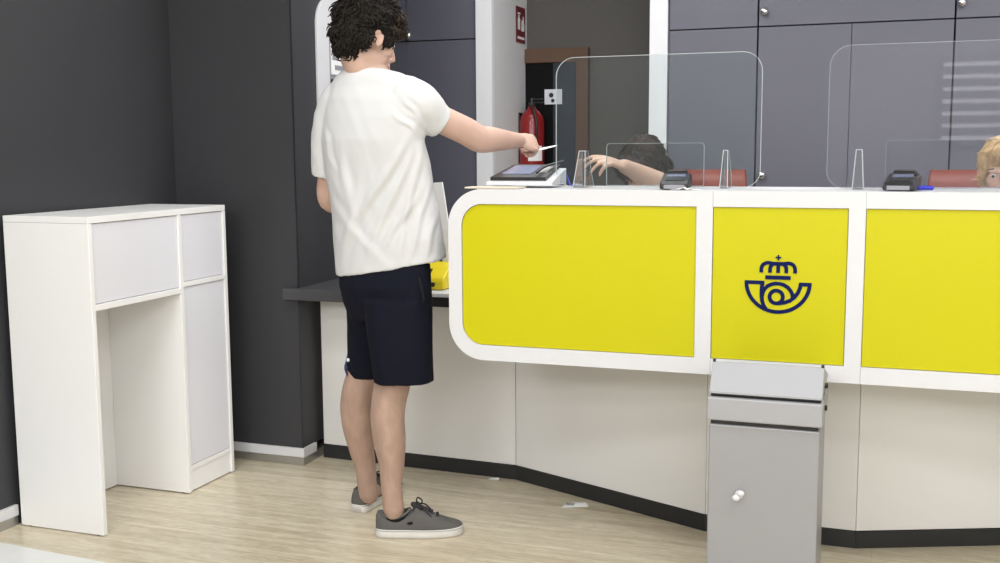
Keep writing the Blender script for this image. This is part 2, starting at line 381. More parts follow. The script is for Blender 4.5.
# ------------------------------------------------------------------ low dark shelf on the left of the counter
t = thing('writing_shelf', 'low dark grey shelf between the dark wall and the counter, behind the customer', 'shelf', (-1.8, 3.9, .69))
bobj('shelf_board', M['darkslab'], t, (-2.262, -1.80, 3.75, 3.786, .69, .735), (-2.211, -1.80, 3.786, 4.25, .69, .735), bevel=.002)
bobj('shelf_top', M['lav'], t, (-1.799, -1.302, 3.75, 4.25, .728, .742))
bobj('front_edge', M['black'], t, (-1.799, -1.302, 3.75, 4.25, .69, .728))
t = thing('desk_display', 'white upright sheet holder standing on the low shelf by the counter end', 'sign holder', (-1.68, 4.02, .742))
bm = nb(); prism(bm, [(-1.705, 1.152), (-1.664, 1.155), (-1.60, .744), (-1.655, .744)], 'y', 3.99, 4.002); obj('sheet', bm, M['paper'], t, bevel=.001)
bm = nb(); prism(bm, [(-1.716, 1.157), (-1.705, 1.152), (-1.655, .744), (-1.664, .744)], 'y', 3.985, 4.006); obj('holder', bm, M['black'], t)
# yellow tape measure like device
t = thing('yellow_box', 'small yellow device with black window on the low shelf behind the customer', 'device', (-1.66, 3.93, .742))
bm = nb()
prism(bm, [(3.83, .744), (3.975, .744), (3.975, .842), (3.90, .826), (3.84, .79), (3.83, .775)], 'x', -1.735, -1.595)
obj('case', bm, M['yplast'], t, bevel=.008)
sl = V((0, 3.90 - 3.84, .826 - .79)).normalized(); nn = V((0, -sl.z, sl.y))
bm = nb(); c0 = V((-1.69, 3.87, .808)) + nn * .0015
for s in (0,):
    q = [c0 + V((a * .028, 0, 0)) + sl * b * .018 for a, b in ((-1, -1), (1, -1), (1, 1), (-1, 1))]
    A = [bm.verts.new(p) for p in q]; B = [bm.verts.new(p + nn * .002) for p in q]; bm.faces.new(A); bm.faces.new(B)
    for i in range(4): bm.faces.new((A[i], A[(i + 1) % 4], B[(i + 1) % 4], B[i]))
obj('window', bm, M['black'], t)
bm = nb(); cyl(bm, (-1.64, 3.8305, .765), (-1.64, 3.822, .765), .009); obj('button', bm, M['black'], t)

# ------------------------------------------------------------------ counter base
t = thing('counter_base', 'white panelled counter base with black kickboard under the yellow front', 'counter base', (-.8, 3.9, 0))
pts = [(-2.19, 3.925), (-1.322, 3.885), (-.533, 3.546), (-.05, 3.542), (.393, 3.721), (1.2, 3.73), (2.4, 3.73)]
def seg_box(bm, a, b, z0, z1, th, off=0, sh=0.0):
    a = V((*a, 0)); b = V((*b, 0)); d = (b - a).normalized(); n = V((-d.y, d.x, 0))
    a = a + d * sh; b = b - d * sh
    p = [a + n * off, b + n * off, b + n * (off + th), a + n * (off + th)]
    prism(bm, [(q.x, q.y) for q in p], 'z', z0, z1)
for i in range(len(pts) - 1):
    top = .686 if i == 0 else .70
    bm = nb(); seg_box(bm, pts[i], pts[i + 1], .058, top, .018, 0, .0012); obj('front_panel', bm, M['whitebase'], t, bevel=.001)
bm = nb(); 
for i in range(len(pts) - 1): seg_box(bm, pts[i], pts[i + 1], 0, .056, .02, -.003)
obj('kickboard', bm, M['kick'], t)
bm = nb()
for i in range(len(pts) - 1): seg_box(bm, pts[i], pts[i + 1], .05, .66, .01, .0185)
obj('seam_backing', bm, M['seam'], t)
bobj('worktop', M['white'], t, (-1.298, 2.6, 3.505, 4.12, .702, .742))
bobj('side_panel', M['whitebase'], t, (-1.29, -1.272, 3.93, 4.1, 0, .70))
bobj('side_panel', M['whitebase'], t, (2.4, 2.42, 3.75, 4.1, 0, .70))

# ------------------------------------------------------------------ yellow service counter
Y0 = 3.15
X0, X1 = -1.294, 2.4
ZB, ZT = .623, 1.163
t = thing('service_counter', 'raised white counter front with three yellow panels and rounded end', 'counter', (-.3, 3.3, .62))
# frame: outer rounded plate with rounded/straight openings, cut out with a triangulated fill
def plate_with_holes(bm, outer, holes, y0, y1):
    def loop(poly, y):
        vs = [bm.verts.new((p[0], y, p[1])) for p in poly]
        es = [bm.edges.new((vs[i], vs[(i + 1) % len(vs)])) for i in range(len(vs))]; return vs, es
    L = {}
    for y in (y0, y1):
        es = []; L[y] = []
        for poly in [outer] + holes:
            v, e = loop(poly, y); es += e; L[y].append(v)
        bmesh.ops.triangle_fill(bm, edges=es, use_beauty=True)
    for a, b in zip(L[y0], L[y1]):
        n = len(a)
        for i in range(n): bm.faces.new((a[i], a[(i + 1) % n], b[(i + 1) % n], b[i]))
cells = [(-1.250, -.514, (.07, .002, .002, .07)), (-.467, -.092, (.002,) * 4), (-.047, .68, (.002,) * 4), (.727, 1.45, (.002,) * 4), (1.497, 2.35, (.002,) * 4)]
holes = [rrect(a, b, .671, 1.117, r) for a, b, r in cells]
outer = rrect(X0, X1, ZB, ZT, (.115, .002, .002, .115), 16)
bm = nb(); plate_with_holes(bm, outer, holes, Y0, Y0 + .02)
obj('frame', bm, M['white'], t, bevel=.0015)
# body behind the frame (top ledge, rounded end, underside)
inn = rrect(X0 + .02, X1 - .02, ZB + .02, ZT - .02, (.095, .002, .002, .095), 16)
outb = rrect(X0, X1, ZB, ZT, (.115, .002, .002, .115), 16)
bm = nb()
A = [[bm.verts.new((p[0], y, p[1])) for p in q] for y in (Y0 + .0203, 3.50) for q in (outb, inn)]
n = len(outb)
for i in range(n):
    j = (i + 1) % n
    bm.faces.new((A[0][i], A[0][j], A[1][j], A[1][i])); bm.faces.new((A[2][i], A[2][j], A[3][j], A[3][i]))
    bm.faces.new((A[0][i], A[0][j], A[2][j], A[2][i])); bm.faces.new((A[1][i], A[1][j], A[3][j], A[3][i]))
obj('shell', bm, M['white'], t)
bobj('back_panel', M['white'], t, (X0 + .1, X1 - .03, 3.47, 3.49, ZB + .025, ZT - .025))
panels = []
for a, b, r in cells:
    bm = nb(); g = .0015; prism(bm, rrect(a + g, b - g, .6725, 1.1155, tuple(max(.001, q - g) for q in r)), 'y', Y0 + .006, Y0 + .016)
    panels.append(obj('yellow_panel', bm, M['yellow'], t))
for x in (-.4665, -.0465): pass
for x in (-.4675, -.0478):
    for z0, z1 in ((ZB + .001, .6715), (1.1165, ZT - .001)): bobj('joint', M['seam'], t, (x, x + .0012, Y0 - .0006, Y0 + .002, z0, z1), bevel=0)
# horn and crown emblem
K = .000452
EX, EZ = -.2795, .894   # centre of the emblem
def e2(p): return V((EX + (p[0] - 366) * K, Y0 + .0045, EZ - (p[1] - 290) * K))
NS = [0]
def stroke(bm, path, w=24, closed=False):
    NS[0] += 1
    w = w * K / 2; pts = [e2(p) - V((0, .00012 * NS[0], 0)) for p in path]; n = len(pts); L = []; R = []
    for i, p in enumerate(pts):
        if closed: a, b = pts[(i - 1) % n], pts[(i + 1) % n]
        else: a, b = pts[max(i - 1, 0)], pts[min(i + 1, n - 1)]
        d = (b - a).normalized(); nrm = V((-d.z, 0, d.x))
        k = 1.0
        if 0 < i < n - 1 or closed:
            d1 = (p - a).normalized(); c = abs(d1.dot(d)); k = min(1 / max(c, .5), 1.5)
        L.append(p + nrm * w * k); R.append(p - nrm * w * k)
    dy = V((0, .0014, 0))
    q = [[bm.verts.new(x) for x in s] for s in (L, R, [x + dy for x in L], [x + dy for x in R])]
    m = n if closed else n - 1
    for i in range(m):
        j = (i + 1) % n
        bm.faces.new((q[0][i], q[0][j], q[1][j], q[1][i])); bm.faces.new((q[2][i], q[2][j], q[3][j], q[3][i]))
        bm.faces.new((q[0][i], q[0][j], q[2][j], q[2][i])); bm.faces.new((q[1][i], q[1][j], q[3][j], q[3][i]))
def arc(cx, cy, r, a0, a1, n=28): return [(cx + r * math.cos(math.radians(a0 + (a1 - a0) * k / n)), cy + r * math.sin(math.radians(a0 + (a1 - a0) * k / n))) for k in range(n + 1)]
bm = nb()
stroke(bm, [(160, 275), (283, 275)])                                             # bell mouth
stroke(bm, [(171, 270)] + [(366 + 195 * math.cos(math.radians(a)), 272 + 188 * math.sin(math.radians(a))) for a in range(176, 1, -4)] + [(561, 268)])
stroke(bm, [(572, 279), (496, 279)])
stroke(bm, [(507, 272), (503, 300), (491, 332), (470, 362), (442, 385), (410, 398), (380, 404), (362, 406)])
stroke(bm, arc(358, 364, 41, 0, 360, 40)[:-1], closed=True)
stroke(bm, [(461, 372), (457, 345), (446, 322), (428, 301), (404, 286), (378, 279), (352, 278), (326, 284), (303, 296), (285, 315), (274, 338), (269, 365), (271, 392), (280, 420), (296, 443)])
stroke(bm, [(273, 272), (268, 300), (266, 330), (267, 372)])
def cr(p): stroke(bm, p, 23)
cr([(262, 210), (262, 185), (266, 170), (275, 157), (290, 149), (305, 147), (325, 150), (345, 153), (366, 150)])
cr([(470, 210), (470, 185), (466, 170), (457, 157), (442, 149), (427, 147), (407, 150), (387, 153), (366, 150)])
cr([(316, 210), (316, 185), (320, 168), (332, 155), (350, 149)]); cr([(416, 210), (416, 185), (412, 168), (400, 155), (382, 149)])
cr([(366, 150), (366, 210)])
stroke(bm, [(288, 240), (444, 240)], 25)
stroke(bm, [(349, 112), (383, 112)], 9); stroke(bm, [(366, 95), (366, 130)], 9)
obj('horn_and_crown_emblem', bm, M['navy'], panels[1])

# ------------------------------------------------------------------ clear screens on the ledge
def pane(name, x0, x1, z1, y, label, gm, em, radii, group=None, th=.005):
    z0 = ZT + .003
    t = thing(name, label, 'screen', ((x0 + x1) / 2, y, z0), group)
    out = rrect(x0, x1, z0, z1, radii, 8)
    bm = nb(); prism(bm, out, 'y', y - th / 2, y + th / 2); obj('pane', bm, gm, t)
    # polished bright rim
    inn = rrect(x0 + .0015, x1 - .0015, z0 + .0015, z1 - .0015, tuple(max(r - .0015, .001) for r in radii), 8)
    bm = nb(); A = [[bm.verts.new((p[0], yy, p[1])) for p in q] for yy in (y - th / 2 - .0004, y + th / 2 + .0004) for q in (out, inn)]
    n = len(out)
    for i in range(n):
        j = (i + 1) % n
        bm.faces.new((A[0][i], A[0][j], A[1][j], A[1][i])); bm.faces.new((A[2][i], A[2][j], A[3][j], A[3][i]))
        bm.faces.new((A[0][i], A[0][j], A[2][j], A[2][i])); bm.faces.new((A[1][i], A[1][j], A[3][j], A[3][i]))
    obj('rim', bm, em, t); return t
YG = 3.35
pane('protective_screen', -.999, -.356, 1.572, YG, 'large clear screen with rounded corners, left of the counter', M['glass'], M['edge'], (.05, .05, .06, .06))
pane('protective_screen', -.165, .75, 1.580, YG, 'large clear screen at the right end of the counter', M['glass3'], M['edgedim'], (.05, .05, .06, .06))
pane('small_screen', -.853, -.538, 1.302, 3.43, 'small low clear pane in front of the dark haired seated person', M['glass2'], M['edge'], (.004, .004, .012, .012))
pane('small_screen', -.002, .62, 1.306, 3.43, 'small low clear pane in front of the blonde seated person', M['glass2'], M['edgedim'], (.004, .004, .012, .012))
def holder(x, label, w=.012, ht=1.278, bw=.05, tw=.017):
    """tapered clear fin gripping a pane"""
    t = thing('screen_holder', label, 'holder', (x, YG, ZT), 'clear tapered holders gripping the screens')
    z0 = ZT
    for k, (s, e) in enumerate(((-1, -1), (1, 1))):
        pass
    # four tapered walls (a slim pyramid open in the middle)
    bm = nb()
    def ringp(hx, hy, z): return [V((x - hx, YG - hy, z)), V((x + hx, YG - hy, z)), V((x + hx, YG + hy, z)), V((x - hx, YG + hy, z))]
    loft(bm, [ringp(.0075 + w, bw, z0 + .001), ringp(.005 + w * .4, tw, ht)])
    obj('fin', bm, M['acryl'], t)
    bm = nb()
    for sx in (-1, 1):
        for sy in (-1, 1):
            tube(bm, [V((x + sx * (.0075 + w), YG + sy * bw, z0 + .002)), V((x + sx * (.005 + w * .4), YG + sy * tw, ht))], .0013, 6)
    for sx in (-1, 1): tube(bm, [V((x + sx * (.005 + w * .4), YG - tw, ht)), V((x + sx * (.005 + w * .4), YG + tw, ht))], .0012, 6)
    for sy in (-1, 1): tube(bm, [V((x - (.005 + w * .4), YG + sy * tw, ht)), V((x + (.005 + w * .4), YG + sy * tw, ht))], .0012, 6)
    obj('edges', bm, M['edge'], t)
holder(-.908, 'clear tapered holder at the left end, beside the seated person\'s fingers', w=.012, bw=.055)
holder(-.459, 'clear tapered holder near the right corner of the left screen', w=.004)
holder(-.075, 'clear tapered holder on the counter left of the right card reader', w=.008)

# ------------------------------------------------------------------ things on the ledge
def card_reader(x, y, rz, label):
    t = thing('card_reader', label, 'card reader', (x, y, ZT), 'card readers on the counter'); t.rotation_euler.z = 0
    R = Matrix.Translation((x, y, ZT)) @ Matrix.Rotation(rz, 4, 'Z')
    def tr(bm): bmesh.ops.transform(bm, matrix=R, verts=bm.verts)
    bm = nb(); prism(bm, [(-.075, .003), (.075, .003), (.08, .040), (.045, .046), (-.06, .026), (-.075, .016)], 'x', -.042, .042)
    tr(bm); obj('case', bm, M['black'], t, bevel=.004)
    d = V((0, .105, .020)).normalized(); nn = V((0, -d.z, d.y))
    def pad(name, s0, s1, hw, m, h=.0015):
        bm = nb(); o = V((0, -.06, .026)) + nn * .0005
        q = [o + d * s0 + V((-hw, 0, 0)), o + d * s0 + V((hw, 0, 0)), o + d * s1 + V((hw, 0, 0)), o + d * s1 + V((-hw, 0, 0))]
        A = [bm.verts.new(p) for p in q]; B = [bm.verts.new(p + nn * h) for p in q]; bm.faces.new(A[::-1]); bm.faces.new(B)
        for i in range(4): bm.faces.new((A[i], A[(i + 1) % 4], B[(i + 1) % 4], B[i]))
        tr(bm); return obj(name, bm, m, t)
    pad('keypad', .004, .052, .028, M['kick']); pad('screen', .06, .1, .028, M['screen'])
    bm = nb(); prism(bm, [(-.0765, .004), (-.0745, .004), (-.0745, .016), (-.0765, .016)], 'x', -.03, .03); tr(bm); obj('card_slot', bm, M['greyprint'], t)
    bm = nb(); prism(bm, [(.03, .042), (.078, .043), (.07, .056), (.04, .055)], 'x', -.03, .03); tr(bm); obj('printer_cover', bm, M['black'], t, bevel=.003)
    return t
card_reader(-.592, 3.245, .1, 'black card reader between the dark haired person and the left screen\'s right holder')
card_reader(.045, 3.27, -.15, 'black card reader at the right, in front of the second screen')
bm = nb(); g = []
for i in range(9):
    for j in range(4):
        x = -.595 + .08 * i / 8; y = 3.152 + .012 * j / 3
        g.append(bm.verts.new((x + .01 * math.sin(j), y + .02 * i / 8, ZT + .0015 + .010 * (math.sin(i * 1.3 + j * .9) ** 2) * (1 - abs(i - 4) / 4.2))))
for i in range(8):
    for j in range(3): bm.faces.new((g[i * 4 + j], g[i * 4 + 4 + j], g[i * 4 + 5 + j], g[i * 4 + 1 + j]))
o = obj('receipt', bm, M['paper'], None, True); s = o.modifiers.new('s', 'SOLIDIFY'); s.thickness = .0006; tag(o, 'crumpled white receipt lying in front of the left card reader', 'receipt')
# signature terminal wedge
t = thing('signature_terminal', 'white wedge terminal with black and blue display below the outstretched arm', 'terminal', (-1.1, 3.35, ZT))
bm = nb()
wed = [V((-1.20, 3.24, ZT + .008)), V((-.985, 3.26, ZT + .008)), V((-.985, 3.42, ZT + .008)), V((-1.20, 3.42, ZT + .008)), V((-1.20, 3.24, ZT + .018)), V((-.985, 3.26, ZT + .018)), V((-.985, 3.42, ZT + .060)), V((-1.17, 3.42, ZT + .060))]
vv = [bm.verts.new(p) for p in wed]
for f in ((0, 1, 2, 3), (4, 5, 6, 7), (0, 1, 5, 4), (1, 2, 6, 5), (2, 3, 7, 6), (3, 0, 4, 7)): bm.faces.new([vv[i] for i in f])
obj('wedge', bm, M['white'], t, bevel=.002)
def on_wedge(u, v, h):   # u along x, v up the slope
    a = wed[4].lerp(wed[5], u); b = wed[7].lerp(wed[6], u); p = a.lerp(b, v)
    n = (wed[5] - wed[4]).cross(wed[7] - wed[4]).normalized(); return p + n * h
def wpad(name, u0, u1, v0, v1, m, h0=.0005, h1=.006, parent=t):
    bm = nb(); A = [bm.verts.new(on_wedge(u, v, h0)) for u, v in ((u0, v0), (u1, v0), (u1, v1), (u0, v1))]; B = [bm.verts.new(on_wedge(u, v, h1)) for u, v in ((u0, v0), (u1, v0), (u1, v1), (u0, v1))]
    bm.faces.new(A[::-1]); bm.faces.new(B)
    for i in range(4): bm.faces.new((A[i], A[(i + 1) % 4], B[(i + 1) % 4], B[i]))
    return obj(name, bm, m, parent)
wpad('housing', .03, .88, .1, 1.0, M['black'], h1=.012); wpad('display', .12, .60, .3, .88, M['screen'], .0125, .014); wpad('key_strip', .66, .82, .4, .8, M['metal'], .0125, .014)
bm = nb(); limb(bm, [on_wedge(.72, .2, .022), on_wedge(.75, .6, .024), on_wedge(.95, .98, .024)], [.004] * 3, 10); obj('stylus', bm, M['black'], t, True)
o = bobj('paper_sheet', M['beigepaper'], None, (-1.24, -1.06, 3.155, 3.225, ZT + .001, ZT + .006)); tag(o, 'beige papers lying at the left end of the counter ledge', 'paper')
bm = nb(); limb(bm, [(-1.0, 3.45, ZT + .05), (-.985, 3.44, ZT + .025), (-.965, 3.40, ZT + .006), (-.94, 3.38, ZT + .006)], [.0022, .0022, .003, .003], 10)
o = obj('blue_cable', bm, M['blue'], None, True); tag(o, 'blue cable at the lower left corner of the left screen', 'cable')
bm = nb(); limb(bm, [(.092, 3.30, ZT + .006), (.105, 3.305, ZT + .007), (.125, 3.31, ZT + .006)], [.006] * 3, 10)
o = obj('blue_cable', bm, M['blue'], None, True); tag(o, 'short blue cable end beside the right card reader', 'cable')

# ------------------------------------------------------------------ litter bin
BX0, BX1, BY0, BY1 = -.423, -.137, 2.85, 3.12
t = thing('litter_bin', 'tall grey steel litter bin with sloping lid before the counter', 'bin', ((BX0 + BX1) / 2, 2.98, 0))
bobj('body', M['bin'], t, (BX0, BX1, BY0, BY1, .02, .553), bevel=.004)
bobj('plinth', M['black'], t, (BX0 + .01, BX1 - .004, BY0 + .01, BY1 - .01, 0, .02), (BX1 - .03, BX1 + .004, BY0 + .03, BY0 + .06, 0, .03))
bobj('hood_liner', M['black'], t, (BX0 + .004, BX1 - .004, BY0 + .006, BY1 - .004, .5535, .635), bevel=0)
bm = nb(); box(bm, BX0 - .004, BX1 + .006, BY0 - .012, BY0 + .06, .566, .628); obj('hood_band', bm, M['binlid'], t, bevel=.004)
bobj('hood_side', M['bin'], t, (BX0 - .004, BX0 + .001, BY0 + .061, BY1, .566, .628), (BX1 + .001, BX1 + .006, BY0 + .061, BY1, .566, .628), (BX0 + .001, BX1 + .001, BY1 - .004, BY1, .566, .645))
bm = nb(); prism(bm, [(BY0 - .004, .637), (BY0 - .003, .643), (BY0 + .052, .712), (BY0 + .060, .712), (BY1, .655), (BY1, .645)], 'x', BX0, BX1 + .004); obj('lid', bm, M['binlid'], t, bevel=.002)
bm = nb(); prism(bm, [(BY0 + .004, .629), (BY1 - .004, .629), (BY1 - .004, .646), (BY0 + .056, .700)], 'x', BX0 + .004, BX1); obj('lid_gap', bm, M['black'], t)
for x in (BX0 + .004, BX1):
    bm = nb(); cyl(bm, (x, BY0 + .056, .708), (x, BY0 + .056, .719), .004, 10); obj('hinge_pin', bm, M['black'], t)
for z, y in ((.655, BY0 + .10), (.597, BY0 + .09)):
    bm = nb(); cyl(bm, (BX1 + .003, y, z), (BX1 + .013, y, z), .007, 12); obj('hinge_pin', bm, M['black'], t)
bm = nb(); cyl(bm, (-.338, BY0, .367), (-.338, BY0 - .012, .367), .011, 20); ell(bm, (-.345, BY0 - .016, .36), (.011, .009, .009), seg=14); ell(bm, (-.333, BY0 - .015, .373), (.010, .008, .008), seg=14)
obj('lock', bm, M['white'], t, True)

# ------------------------------------------------------------------ white console desk on the left
DX0, DX1, DY0, DY1, DH = -2.779, -2.431, 2.846, 3.624, 1.075
t = thing('writing_desk', 'tall white writing desk with knee opening against the left wall', 'desk', ((DX0 + DX1) / 2, (DY0 + DY1) / 2, 0))
T = .019
bobj('top', M['whitedesk'], t, (DX0, DX1, DY0, DY1, DH - .022, DH))
bobj('side_panel', M['whitedesk'], t, (DX0, DX1, DY0, DY0 + T, .004, DH - .0225))
bobj('side_panel', M['whitedesk'], t, (DX0, DX1, DY1 - .018, DY1, .004, DH - .0225))
bobj('divider', M['whitedesk'], t, (DX0 + .0185, DX1, 3.322, 3.342, .004, DH - .0225))
bobj('back_panel', M['whitedesk'], t, (DX0, DX0 + .018, DY0 + T + .001, DY1 - .019, .004, DH - .0225))
bobj('rail', M['whitedesk'], t, (DX0 + .019, DX1, DY0 + T + .0005, 3.3215, .764, .785))
bobj('rail', M['whitedesk'], t, (DX0 + .019, DX1, 3.3425, DY1 - .0185, .785, .803))
bobj('front_panel', M['lav'], t, (DX1 - .024, DX1 - .006, DY0 + T + .002, 3.320, .787, DH - .024))
bobj('front_panel', M['lav'], t, (DX1 - .024, DX1 - .006, 3.344, DY1 - .020, .805, DH - .024))
bobj('cupboard_door', M['lav'], t, (DX1 - .024, DX1 - .006, 3.344, DY1 - .020, 0.105, .783))
bobj('plinth', M['whitedesk'], t, (DX1 - .022, DX1 - .008, 3.3425, DY1 - .0185, .004, .085), (DX0 + .019, DX1 - .004, 3.3425, DY1 - .0185, .085, .103))
for p in ((DX1 - .03, DY0 + .014), (DX0 + .03, DY0 + .014), (DX1 - .03, DY1 - .01), (DX0 + .03, DY1 - .01), (DX1 - .03, 3.332)):
    bm = nb(); cyl(bm, (p[0], p[1], 0), (p[0], p[1], .006), .009, 12); obj('foot', bm, M['black'], t)

# scraps and white floor patch
def scrap(x, y, s, label, rz):
    bm = nb(); q = [(-1, -.45), (1, -.25), (.85, .4), (-.5, .55)]
    h = [.002, .001, .006, .003]
    R = Matrix.Rotation(rz, 3, 'Z'); mid = bm.verts.new((x, y, .006)); vs = []
    for (a, b), hh in zip(q, h): p = R @ V((a * s, b * s, 0)); vs.append(bm.verts.new((x + p.x, y + p.y, hh)))
    for i in range(4): bm.faces.new((mid, vs[i], vs[(i + 1) % 4]))
    o = obj('paper_scrap', bm, M['paper'], None); m_ = o.modifiers.new('s', 'SOLIDIFY'); m_.thickness = .0008; tag(o, label, 'paper scrap'); return o
o = scrap(-1.02, 3.655, .05, 'torn white printed ticket lying on the floor right of the customer', .35)
bm = nb()
for k in range(4): box(bm, -1.05 + .008 * k, -1.045 + .008 * k, 3.64, 3.665, .0062, .0066)
obj('print', bm, M['greyprint'], o)
scrap(-1.405, 3.86, .022, 'tiny white scrap beside the black kickboard', .1)
bm = nb(); prism(bm, [(-2.79, 2.695), (-2.27, 2.66), (-1.9, 2.63), (-1.9, 2.2), (-2.79, 2.2)], 'z', .0003, .0018)  # thin white plate just above the floor surface
o = obj('floor_patch', bm, mat('floor_patch_white', (.76, .76, .74), .35, var=.06, vscale=9), None); tag(o, 'thin white patch on the floor at the lower left', 'mat')

# ------------------------------------------------------------------ people
def head_axes(fwd, roll=0):
    f = V(fwd).normalized(); l = V((0, 0, 1)).cross(f).normalized(); u = f.cross(l)
    m = Matrix((f, l, u)).transposed()
    return m
def add_head(bm, c, R, s=1.0, w=1.0):
    c = V(c)
    def e(p, r): ell(bm, c + R @ (V(p) * s), [q * s for q in r], R, 20)
    e((-.012, 0, .035), (.093, .074 * w, .086)); e((.028, 0, -.028), (.062, .060 * w, .083)); e((.05, 0, -.09), (.032, .030, .026))
    for y in (-1, 1):
        e((.008, y * .045 * w, -.062), (.05, .019, .032)); e((.057, y * .036, -.022), (.028, .024, .024))
        e((.0775, y * .026, .018), (.018, .026, .011)); e((.093, y * .010, -.042), (.013, .009, .008))
        # ear
        e((-.006, y * .077 * w, -.008), (.015, .0035, .026))
        tube(bm, [c + R @ (V((-.006 + .016 * math.cos(a), y * (.083 * w), -.006 + .025 * math.sin(a))) * s) for a in [math.radians(-100 + 32 * k) for k in range(9)]], .0045 * s, 8)
        e((.074, y * .032, -.002), (.014, .016, .010))
    tube(bm, [c + R @ (V(p) * s) for p in ((.084, 0, .02), (.094, 0, 0), (.106, 0, -.022), (.112, 0, -.036), (.098, 0, -.047))], [.008 * s, .009 * s, .011 * s, .012 * s, .008 * s], 12)
    e((.086, 0, -.063), (.014, .025, .007)); e((.084, 0, -.074), (.014, .022, .007))
def add_eyes(parent, c, R, s=1.0):
    c = V(c)
    for y in (-1, 1):
        bm = nb(); ell(bm, c + R @ (V((.079, y * .032, -.001)) * s), [.0105 * s] * 3, R, 16); e = obj('eye', bm, M['eyew'], parent, True)
        bm = nb(); ell(bm, c + R @ (V((.0885, y * .032, -.002)) * s), (.0025 * s, .0058 * s, .0058 * s), R, 12); obj('iris', bm, M['iris'], e, True)
        bm = nb(); tube(bm, [c + R @ (V((.088 - abs(k - 2) * .003, y * (.018 + .008 * k), .021 + .002 * (2 - abs(k - 2)))) * s) for k in range(5)], [.001, .003, .003, .0025, .001], 6)
        obj('eyebrow', bm, M['hair'], parent, True)
    bm = nb(); tube(bm, [c + R @ (V((.0985 - abs(k - 3) ** 2 * .0016, (k - 3) * .0075, -.068)) * s) for k in range(7)], [.001, .004, .0055, .005, .0055, .004, .001], 8)
    obj('mouth', bm, M['lip'], parent, True)
def add_hand(bm, wrist, palm_dir, back_dir, side, curls, s=1.0, spread=.0, thumb=None, fl=(.95, 1.05, 1.0, .8)):
    """palm_dir: wrist->knuckles, back_dir: normal out of the back of the hand, side: +1 thumb on (palm x back) side"""
    f = V(palm_dir).normalized(); b = V(back_dir); b = (b - f * b.dot(f)).normalized(); t = f.cross(b) * side
    W = V(wrist); R = Matrix((f, t, b)).transposed()
    ell(bm, W + f * .045 * s, (.052 * s, .040 * s, .015 * s), R, 18)
    ell(bm, W + f * .065 * s, (.026 * s, .041 * s, .013 * s), R, 18)
    ell(bm, W + f * .03 * s + t * .022 * s - b * .006 * s, (.032 * s, .017 * s, .016 * s), R, 14)
    tips = []
    for k in range(4):
        base = W + f * (.082 - .003 * abs(k - 1)) * s + t * (.029 - .0195 * k) * s
        L = [.042 * fl[k], .026 * fl[k], .021 * fl[k]]; ang = 0; p = base; pts = [p - f * .02 * s, p]
        for j in range(3):
            ang += curls[k][j]
            d = (f * math.cos(ang) - b * math.sin(ang)) + t * (spread * (1.5 - k)) ; d.normalize(); p = p + d * L[j] * s; pts.append(p)
        limb(bm, pts, [.0095 * s, .0092 * s, .0085 * s, .0078 * s, .0066 * s], 10); tips.append(p)
    if thumb is None: thumb = [W + f * .022 * s + t * .03 * s - b * .004 * s, W + f * .05 * s + t * .052 * s - b * .014 * s, W + f * .078 * s + t * .054 * s - b * .024 * s, W + f * .10 * s + t * .046 * s - b * .03 * s]
    limb(bm, thumb, [.013 * s, .0115 * s, .0098 * s, .0078 * s], 10)
    return tips, thumb[-1]
def locks(name, m, parent, seeds, n, flow, length, r0, curl, rnd, segs=5, lift=.004):
    """many tapered locks rooted on the surface points 'seeds' [(p, normal)]"""
    bm = nb(); idx = []
    for _ in range(n):
        p, nr = rnd.choice(seeds); p = p + V((rnd.uniform(-1, 1), rnd.uniform(-1, 1), rnd.uniform(-1, 1))) * .004
        d = flow(p, nr); d = (d - nr * d.dot(nr)).normalized(); L = length * rnd.uniform(.6, 1.3)
        ax = nr.cross(d).normalized(); ph = rnd.uniform(0, 6.28); q = p - nr * .003; pts = []; rr = []
        tw = rnd.uniform(.6, 1.4) * curl
        for k in range(segs + 1):
            t = k / segs
            o = (ax * math.sin(ph + t * tw * 6.28) + nr * (1 - math.cos(t * tw * 6.28)) * .6) * curl * .006
            pts.append(q + d * L * t + nr * (lift * math.sin(t * 2.6)) - nr * (L * t) ** 2 * 3.0 + o); rr.append(r0 * (1 - t) ** .6 + .0004)
        tube(bm, pts, rr, 5)
    return obj(name, bm, m, parent, True)
def surf_seeds(o, filt):
    me = o.data; return [(v.co.copy(), v.normal.copy()) for v in me.vertices if filt(v.co)]

def ringpts(Pl, Pr, T, n=40, ex=2.3, ty=0.0, fwd=None):
    c = (Pl + Pr) / 2; h = (Pr - Pl) / 2; f = (fwd or AW).normalized(); out = []
    for k in range(n):
        a = 2 * PI * k / n; ca, sa = math.cos(a), math.sin(a)
        x = math.copysign(abs(ca) ** (2 / ex), ca); y = math.copysign(abs(sa) ** (2 / ex), sa)
        out.append(c + h * x + f * T * (y + ty))
    return out

# ---- the standing customer -------------------------------------------------
HC = P(366.3, 39, 3.60)
psi = math.radians(34)
hf = (RT * math.cos(psi) + AW * math.sin(psi)) * math.cos(math.radians(14)) - V((0, 0, 1)) * math.sin(math.radians(14))
HR = head_axes(hf)
bm = nb()
add_head(bm, HC, HR, 1.0)
limb(bm, [HC + HR @ V((-.026, 0, -.03)), HC + HR @ V((-.018, 0, -.075)), P(374, 80, 3.60), P(376, 105, 3.60)], [.054, .053, .058, .07])
# torso inside the shirt
tor = [(92, 345, 408, 3.66, 3.54, .06), (110, 338, 414, 3.67, 3.53, .085), (150, 338, 414, 3.67, 3.54, .095), (200, 340, 426, 3.66, 3.56, .10), (240, 346, 430, 3.65, 3.56, .11), (280, 355, 420, 3.65, 3.56, .09), (308, 362, 412, 3.64, 3.56, .07)]
loft(bm, [ringpts(P(a, y, d1), P(b, y, d2), T) for y, a, b, d1, d2, T in tor])
